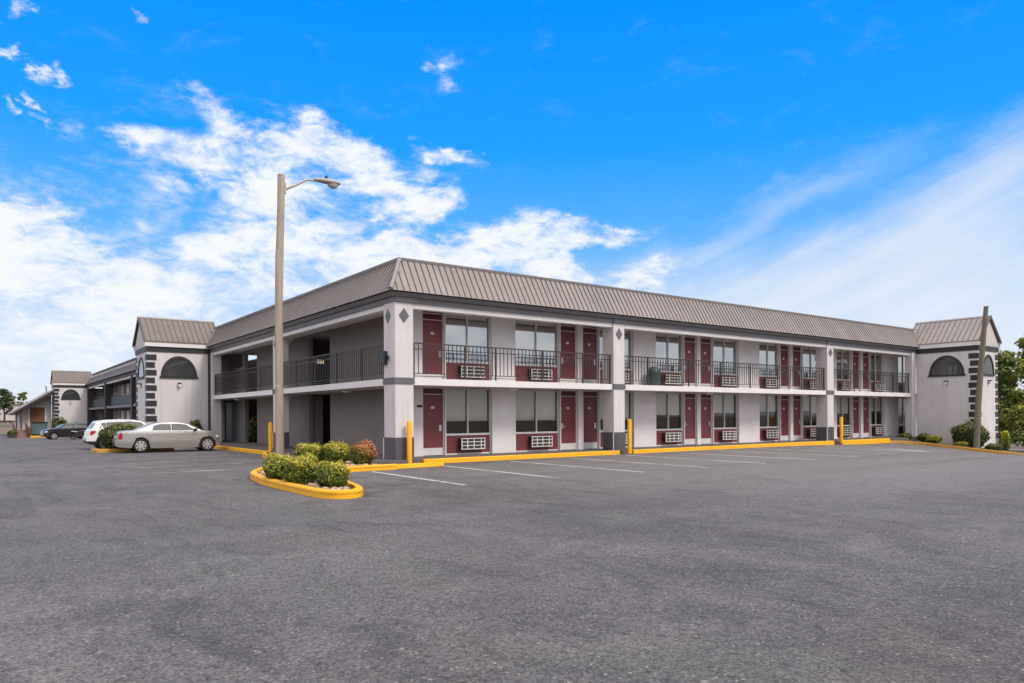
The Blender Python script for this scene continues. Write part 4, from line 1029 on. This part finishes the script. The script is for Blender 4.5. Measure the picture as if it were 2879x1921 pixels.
# silver sedan: rear to the left, nose towards the building
top = [(-2.50, .30), (-2.64, .36), (-2.67, .56), (-2.65, .62), (-2.56, .66), (-2.55, .95), (-2.48, 1.03), (-2.32, 1.07), (-1.76, 1.10), (-1.35, 1.27), (-1.02, 1.42), (-.72, 1.475), (-.2, 1.50), (.25, 1.48), (.62, 1.40), (1.02, 1.20), (1.32, 1.05), (1.72, 1.02), (1.95, .98), (2.10, .89), (2.17, .78), (2.18, .58), (2.21, .52), (2.21, .34), (2.14, .27)]
t, hw, sp = make_car('parked_car', (-3.70, 15.80, g(-3.7, 15.7)), R(-2.5), .925, 'champagne silver four-door sedan parked nose-in beside the left stair tower', M['car_silver'], top, .36, -1.55, 1.55, .94, 1.02, 1.5, .34,
    dict(side=[('rear_side_window', [(-1.02, 1.10), (-.22, 1.08), (-.22, 1.385), (-.70, 1.385), (-.93, 1.31)]), ('front_side_window', [(-.10, 1.08), (.98, 1.07), (.84, 1.18), (.52, 1.35), (.25, 1.39), (-.10, 1.39)])],
         ends=[('windscreen', (.68, 1.375), (1.28, 1.075)), ('rear_window', (-1.06, 1.395), (-1.66, 1.125))]), xe=(-2.6, 2.2),
    extras=[('taillight', [(-2.53, .68), (-2.38, .67), (-2.33, .80), (-2.37, .99), (-2.46, 1.0), (-2.52, .90)], 'taillight', .006), ('trim_strip', [(-1.05, .585), (1.05, .585), (1.05, .61), (-1.05, .61)], 'metal', .010),
            ('door_handle', [(-.98, .90), (-.74, .90), (-.74, .935), (-.98, .935)], 'metal', .025), ('door_handle', [(.08, .89), (.32, .89), (.32, .925), (.08, .925)], 'metal', .025),
            ('headlight', [(1.98, .72), (2.12, .70), (2.11, .80), (1.96, .87)], 'lens', .006), ('door_gap', [(-.168, .30), (-.155, .30), (-.155, 1.06), (-.168, 1.06)], 'black_trim', .003), ('door_gap', [(1.06, .32), (1.072, .32), (1.06, 1.02), (1.048, 1.02)], 'black_trim', .003), ('door_gap', [(-1.12, .75), (-1.108, .75), (-1.04, 1.04), (-1.052, 1.04)], 'black_trim', .003), ('window_trim', [(-1.05, 1.075), (1.0, 1.05), (1.0, 1.066), (-1.05, 1.092)], 'metal', .008)])
m2 = MB()
for s_ in (1, -1):
    m2.prism([(.86, 1.06), (1.02, 1.07), (1.04, 1.18), (.89, 1.19)], 'y', s_ * .95, s_ * 1.13)
m2.build('side_mirror', M['black_trim'], t, loc=(0, 0, 0), bevel=.02)
m2 = MB(); m2.box(-2.585, -2.55, -.26, .26, .73, .86); m2.build('licence_plate', M['frame'], t, loc=(0, 0, 0))
# white crossover
top = [(-2.10, .36), (-2.22, .40), (-2.24, .66), (-2.15, .72), (-2.12, 1.0), (-2.02, 1.12), (-1.78, 1.48), (-1.72, 1.56), (-1.2, 1.62), (-.4, 1.66), (.2, 1.63), (.6, 1.53), (1.25, 1.12), (1.7, 1.06), (2.05, .95), (2.18, .78), (2.2, .5), (2.14, .32)]
t, hw, sp = make_car('parked_car', (-4.75, 21.0, g(-4, 21)), R(2), .91, 'white crossover car with red tail lights half hidden behind the bush', M['car_white'], top, .37, -1.32, 1.35, .92, 1.08, 1.66, .29,
    dict(side=[('quarter_window', [(-1.62, 1.20), (-1.30, 1.16), (-1.30, 1.46), (-1.48, 1.46)]), ('rear_side_window', [(-1.22, 1.16), (-.42, 1.13), (-.42, 1.51), (-1.22, 1.49)]), ('front_side_window', [(-.32, 1.13), (.95, 1.10), (.45, 1.47), (-.05, 1.53), (-.32, 1.52)])],
         ends=[('windscreen', (.66, 1.49), (1.2, 1.16)), ('rear_window', (-1.80, 1.45), (-1.99, 1.16))]), M['black_trim'], xe=(-2.2, 2.18),
    extras=[('taillight', [(-2.09, .86), (-1.98, .80), (-1.80, .98), (-1.82, 1.06), (-2.04, 1.05)], 'taillight', .006), ('roof_rail', [(-1.4, 1.61), (.15, 1.62), (.15, 1.65), (-1.4, 1.64)], 'metal', .0), ('door_gap', [(-.375, .5), (-.362, .5), (-.362, 1.1), (-.375, 1.1)], 'black_trim', .003)])
# small black suv far away, nose to the left
top = [(-2.05, .34), (-2.18, .40), (-2.2, .7), (-2.12, 1.0), (-1.95, 1.28), (-1.7, 1.42), (-1.0, 1.5), (.0, 1.5), (.45, 1.42), (1.0, 1.08), (1.6, 1.02), (2.0, .92), (2.15, .75), (2.18, .4), (2.1, .30)]
make_car('parked_car', (-4.20, 58.2, g(-4.6, 58.2)), R(180 + 8), .97, 'dark hatchback SUV with alloy wheels parked far off by the dumpster', M['car_black'], top, .34, -1.3, 1.32, .90, 1.02, 1.5, .32,
    dict(side=[('rear_side_window', [(-1.5, 1.12), (-.32, 1.08), (-.32, 1.38), (-1.35, 1.38)]), ('front_side_window', [(-.22, 1.08), (.78, 1.06), (.38, 1.34), (-.22, 1.38)])],
         ends=[('windscreen', (.5, 1.385), (.97, 1.10)), ('rear_window', (-1.72, 1.40), (-1.93, 1.29))]), xe=(-2.15, 2.15),
    extras=[('headlight', [(1.88, .70), (2.08, .68), (2.06, .80), (1.85, .86)], 'lens', .006)])
MC = thing('motorcycle', (-3.35, 55.5, g(-3.3, 55.5)), 'small dark motorcycle parked between the black and white cars', 'motorcycle')
for y in (-.0,):
    for x in (-.65, .65):
        m2 = MB(); n_ = 20; pv = []
        for r_, yy in ((.30, -.05), (.30, .05), (.20, .04), (.20, -.04)):
            for k in range(n_): pv.append((x + r_ * math.cos(2 * math.pi * k / n_), yy, .3 + r_ * math.sin(2 * math.pi * k / n_)))
        m2.add(pv, [(i * n_ + k, i * n_ + (k + 1) % n_, ((i + 1) % 4) * n_ + (k + 1) % n_, ((i + 1) % 4) * n_ + k) for i in range(4) for k in range(n_)]); m2.build('wheel', M['tyre'], MC, loc=(0, 0, 0))
m2 = MB(); m2.prism([(-.55, .45), (-.1, .30), (.3, .32), (.45, .75), (.1, .85), (-.3, .72), (-.85, .78), (-.8, .62)], 'y', -.13, .13); m2.build('body', M['car_black'], MC, loc=(0, 0, 0), bevel=.03)
m2 = MB(); m2.tube([(.65, .09, .3), (.42, .09, .95)], .03, 8); m2.tube([(.65, -.09, .3), (.42, -.09, .95)], .03, 8); m2.tube([(.38, -.35, 1.02), (.42, 0, .97), (.38, .35, 1.02)], .018, 8); m2.build('handlebar', M['metal'], MC, loc=(0, 0, 0))
m2 = MB(); m2.tube([(.48, 0, .85), (.58, 0, .84)], [.10, .09], 12); m2.build('headlight', M['lens'], MC, loc=(0, 0, 0))
m2 = MB(); m2.tube([(.1, -.16, .3), (-.7, -.18, .36)], .045, 8); m2.build('exhaust_pipe', M['dark'], MC, loc=(0, 0, 0))

# ------------------------------------------------------------------ sky, sun
W = bpy.data.worlds.new('World'); sc.world = W; W.use_nodes = True
nt = W.node_tree; bg = nt.nodes['Background']
SUN_AZ, SUN_EL = R(162), R(50)   # azimuth measured from +Y towards +X
YAW = .6363
CUM = [(-33.7, 8.4, 7.8, 5.7, .62, 0), (-30.2, 10.7, 5.4, 2.2, 0.5, -15), (-26.0, 8.1, 8.3, 3.1, 0.5, -12), (-32.7, 4.8, 9.2, 2.0, 0.5, 0), (-19, 13.0, 16, 7, .30, -5), (-8, 10.5, 14, 4, .22, 0), (-34.6, 12.9, 2.6, 1.6, 0.7, -20), (-32.3, 14.1, 1.7, 0.9, 0.4, 0), (-20.2, 19.3, 4.5, 1.8, 0.75, 8), (-22.6, 21.4, 2.5, 0.8, 0.45, -8), (-26.9, 18.8, 1.7, 0.9, 0.7, 0), (-13.0, 18.9, 5.4, 1.7, 1.05, -8), (-14.7, 21.0, 1.4, 0.9, 0.5, 0), (-17.1, 17.7, 3.4, 1.6, 0.6, 10), (-8.7, 16.5, 3.9, 1.2, 0.9, -8), (-6.0, 17.0, 2.0, 1.4, 0.5, 0), (-4.8, 19.5, 2.2, 0.6, 0.75, -10), (-18.4, 15.1, 4.6, 1.8, 0.5, 0), (-15.9, 11.9, 7.6, 2.0, 0.55, 0), (-10.0, 12.8, 8.6, 1.5, 0.55, 0), (-20.8, 11.2, 6.0, 1.9, 0.45, 0), (-6.0, 10.3, 10.2, 1.7, 0.7, 0), (-0.5, 12.2, 6.9, 1.7, 1.0, -12), (5.8, 14.3, 5.1, 1.2, 1.1, -5), (3.3, 13.3, 3.1, 1.0, 0.7, 0), (2.2, 10.8, 5.1, 1.5, 1.0, -15), (10.7, 10.7, 2.8, 1.1, 1.0, -10), (-33.9, 24.5, 1.1, 0.6, 0.75, -30), (-33.7, 22.3, 0.8, 0.4, 0.9, -5), (-31.8, 21.6, 0.5, 0.6, 0.6, 20), (-33.4, 20.1, 0.4, 0.4, 0.5, 0), (-34.9, 19.1, 0.5, 0.7, 0.7, 0), (-33.5, 18.6, 0.4, 0.7, 0.65, 0), (-27.7, 26.5, 0.5, 0.4, 0.6, 0), (-4.4, 24.9, 1.4, 0.8, 0.45, 10), (-6.5, 25.0, 0.9, 0.4, 0.4, 0), (-31.3, 18.4, 1.5, 0.8, 0.35, -15), (-23.2, 16.7, 3.2, 0.9, 0.35, 0), (-7.7, 14.5, 2.0, 0.4, 0.4, 0)]
CIR = [(28.4, 11.7, 15.5, 3.3, 0.62, 24), (22.0, 8.3, 14.5, 3.1, 0.9, 7), (30, 4.5, 12, 3.0, .5, 0), (32.7, 8.5, 4.8, 3.5, 0.3, 15), (33.9, 6.0, 5.2, 2.0, 0.5, 0), (33.9, 15.9, 4.7, 1.7, 0.25, 40), (14.3, 11.6, 6.4, 1.3, 0.3, 5), (19.0, 14.4, 9.2, 1.3, 0.25, 20)]
def math_(op, a, b=None, c=None):
    n = N(nt, 'ShaderNodeMath'); n.operation = op
    for i, v in enumerate((a, b, c)):
        if v is None: continue
        if isinstance(v, (int, float)): n.inputs[i].default_value = v
        else: L(nt, v, n.inputs[i])
    return n.outputs[0]
tc = N(nt, 'ShaderNodeTexCoord'); nv = N(nt, 'ShaderNodeVectorMath'); nv.operation = 'NORMALIZE'; L(nt, tc.outputs['Generated'], nv.inputs[0])
sx = N(nt, 'ShaderNodeSeparateXYZ'); L(nt, nv.outputs[0], sx.inputs[0])
rot = N(nt, 'ShaderNodeVectorRotate'); rot.rotation_type = 'Z_AXIS'; L(nt, nv.outputs[0], rot.inputs['Vector']); rot.inputs['Angle'].default_value = YAW
sr = N(nt, 'ShaderNodeSeparateXYZ'); L(nt, rot.outputs[0], sr.inputs[0])
az = math_('MULTIPLY', math_('ARCTAN2', sr.outputs[0], sr.outputs[1]), 180 / math.pi)     # degrees from the street axis
el = math_('MULTIPLY', math_('ARCSINE', sx.outputs[2]), 180 / math.pi)
cb = N(nt, 'ShaderNodeCombineXYZ'); L(nt, az, cb.inputs[0]); L(nt, el, cb.inputs[1]); AE = cb.outputs[0]
# warp the cloud outlines
nw = N(nt, 'ShaderNodeTexNoise'); nw.inputs['Scale'].default_value = .16; nw.inputs['Detail'].default_value = 6; nw.inputs['Roughness'].default_value = .62; L(nt, scalev(nt, AE, (1, 1.7, 1)), nw.inputs['Vector'])
vs_ = N(nt, 'ShaderNodeVectorMath'); vs_.operation = 'SUBTRACT'; L(nt, nw.outputs['Color'], vs_.inputs[0]); vs_.inputs[1].default_value = (.5, .5, .5)
vm = N(nt, 'ShaderNodeVectorMath'); vm.operation = 'MULTIPLY_ADD'; L(nt, vs_.outputs[0], vm.inputs[0]); vm.inputs[1].default_value = (11, 5.5, 0); L(nt, AE, vm.inputs[2]); AW = vm.outputs[0]
def blobs(lst, vec):
    acc = None
    for a, e, sa, se, w_, r_ in lst:
        mp = N(nt, 'ShaderNodeMapping'); mp.vector_type = 'TEXTURE'; L(nt, vec, mp.inputs['Vector'])
        mp.inputs['Location'].default_value = (a, e, 0); mp.inputs['Rotation'].default_value = (0, 0, R(r_)); mp.inputs['Scale'].default_value = (sa * 1.25, se * 1.25, 1)
        ln = N(nt, 'ShaderNodeVectorMath'); ln.operation = 'LENGTH'; L(nt, mp.outputs[0], ln.inputs[0])
        v = mapr(nt, ln.outputs[1], 0, 1.25, w_, 0, True)
        acc = v if acc is None else math_('ADD', acc, v)
    return acc
dens = blobs(CUM, AW)
dens = math_('MINIMUM', dens, .84)
nz = noise(nt, .30, 9, .62, scalev(nt, AE, (.8, 1.7, 1)), .5)
nz2 = noise(nt, .085, 5, .55, scalev(nt, AE, (.8, 2.0, 1)), .3)
# unseen cloud cover added overhead and behind the view for neutral fill light
up = mapr(nt, el, 33, 52, 0, .75, True)
away = mapr(nt, math_('ABSOLUTE', az), 46, 75, 0, .7, True)
dens = math_('ADD', dens, math_('MAXIMUM', up, away))
amp = mapr(nt, dens, 0, .55, .30, 1.25)
dens = math_('ADD', dens, math_('MULTIPLY', amp, mapr(nt, nz, .25, .75, -.62, .62))); dens = math_('ADD', dens, math_('MULTIPLY', amp, mapr(nt, nz2, .3, .7, -.18, .18)))
nz3 = noise(nt, 1.1, 6, .65, scalev(nt, AE, (.8, 1.6, 1)), .8)
dens = math_('ADD', dens, math_('MULTIPLY', amp, mapr(nt, nz3, .3, .7, -.16, .16)))
cum = mapr(nt, dens, .02, 1.12, 0, 1, True)
# cirrus veil to the right, combed along its own direction
cr_ = N(nt, 'ShaderNodeMapping'); cr_.inputs['Rotation'].default_value = (0, 0, R(-24)); L(nt, AE, cr_.inputs['Vector'])
st_ = noise(nt, 1.0, 7, .6, scalev(nt, cr_.outputs[0], (.045, .42, 1)), .6)
vq = N(nt, 'ShaderNodeVectorMath'); vq.operation = 'MULTIPLY_ADD'; L(nt, vs_.outputs[0], vq.inputs[0]); vq.inputs[1].default_value = (9, 4.5, 0); L(nt, AE, vq.inputs[2])
cir = math_('MULTIPLY', blobs(CIR, vq.outputs[0]), mapr(nt, st_, .28, .72, .08, 1.25)); cir = math_('DIVIDE', math_('MULTIPLY', cir, 1.12), math_('ADD', cir, .52)); cir = math_('MINIMUM', cir, .93)
# pale horizon
hz = mapr(nt, el, -1, 15, .78, 0, True)
cov = math_('SUBTRACT', 1.0, math_('MULTIPLY', math_('MULTIPLY', math_('SUBTRACT', 1.0, cum), math_('SUBTRACT', 1.0, cir)), math_('SUBTRACT', 1.0, hz)))
sky = N(nt, 'ShaderNodeTexSky'); sky.sky_type = 'NISHITA'; sky.sun_disc = False; sky.sun_elevation = SUN_EL; sky.sun_rotation = SUN_AZ
sky.air_density = 1.0; sky.dust_density = .3; sky.ozone_density = 3.0
cr = N(nt, 'ShaderNodeValToRGB'); e_ = cr.color_ramp.elements
stops = [(0, (5.6, 7.6, 9.7)), (.07, (3.6, 6.3, 9.8)), (.14, (1.3, 4.8, 10.3)), (.22, (.18, 3.7, 10.5)), (.34, (.01, 2.95, 10.3)), (1, (.02, 2.0, 8.0))]
while len(e_) < len(stops): e_.new(.5)
for i, (p_, c_) in enumerate(stops): e_[i].position = p_; e_[i].color = tuple(v / 10 for v in c_) + (1,)
L(nt, mapr(nt, el, 0, 90), cr.inputs[0])
hs = N(nt, 'ShaderNodeHueSaturation'); L(nt, sky.outputs[0], hs.inputs['Color']); hs.inputs['Saturation'].default_value = 1.5; hs.inputs['Value'].default_value = 1.5
tn = mix(nt, .06, mix(nt, 1.0, cr.outputs[0], (10, 10, 10), 'MULTIPLY'), hs.outputs[0])
cshade = mapr(nt, dens, .2, 1.2, .97, 1.06)
cloud_fill = math_('MULTIPLY', math_('MULTIPLY', math_('MAXIMUM', up, away), 1.33), mapr(nt, el, 3, 22, 0, 1, True)); cloud_fill = math_('MINIMUM', cloud_fill, 1.0); cl = mix(nt, cloud_fill, (8.8, 9.1, 9.75), (22.5, 19.8, 17.3))  # out-of-view cloud brightened and warmed as added fill light
cl = mix(nt, 1.0, cl, cshade, 'MULTIPLY')
fin = mix(nt, cov, tn, cl)
L(nt, fin, bg.inputs['Color']); bg.inputs['Strength'].default_value = .066
sd = bpy.data.lights.new('sun', 'SUN'); sd.energy = 1.75; sd.angle = R(16); sd.color = (1, .945, .87)
so = link(bpy.data.objects.new('sun', sd))
dirv = Vector((math.sin(SUN_AZ) * math.cos(SUN_EL), math.cos(SUN_AZ) * math.cos(SUN_EL), math.sin(SUN_EL)))
so.rotation_euler = dirv.to_track_quat('Z', 'Y').to_euler(); so.location = (20, -40, 40)

# ------------------------------------------------------------------ camera
cam = bpy.data.cameras.new('camera'); co = link(bpy.data.objects.new('camera', cam)); sc.camera = co
cam.sensor_fit = 'HORIZONTAL'; cam.sensor_width = 36; cam.lens = 36 * 2048.6 / 2879; cam.shift_y = (1169.85 - 960.5) / 2879
roll = -.0054
f = Vector((math.sin(YAW), math.cos(YAW), 0)); r = Vector((math.cos(YAW), -math.sin(YAW), 0)); u = Vector((0, 0, 1))
r2 = math.cos(roll) * r + math.sin(roll) * u; u2 = -math.sin(roll) * r + math.cos(roll) * u
co.matrix_world = Matrix(((r2.x, u2.x, -f.x, -11.3118), (r2.y, u2.y, -f.y, -21.8526), (r2.z, u2.z, -f.z, 1.6), (0, 0, 0, 1)))
cam.clip_start = .1; cam.clip_end = 6000
vs = sc.view_settings; vs.view_transform = 'Standard'; vs.look = 'None'; vs.exposure = .6; vs.gamma = 1
sc.cycles.use_denoising = True
try: sc.cycles.denoiser = 'OPENIMAGEDENOISE'
except Exception: pass
sc.cycles.max_bounces = 6; sc.cycles.transparent_max_bounces = 12
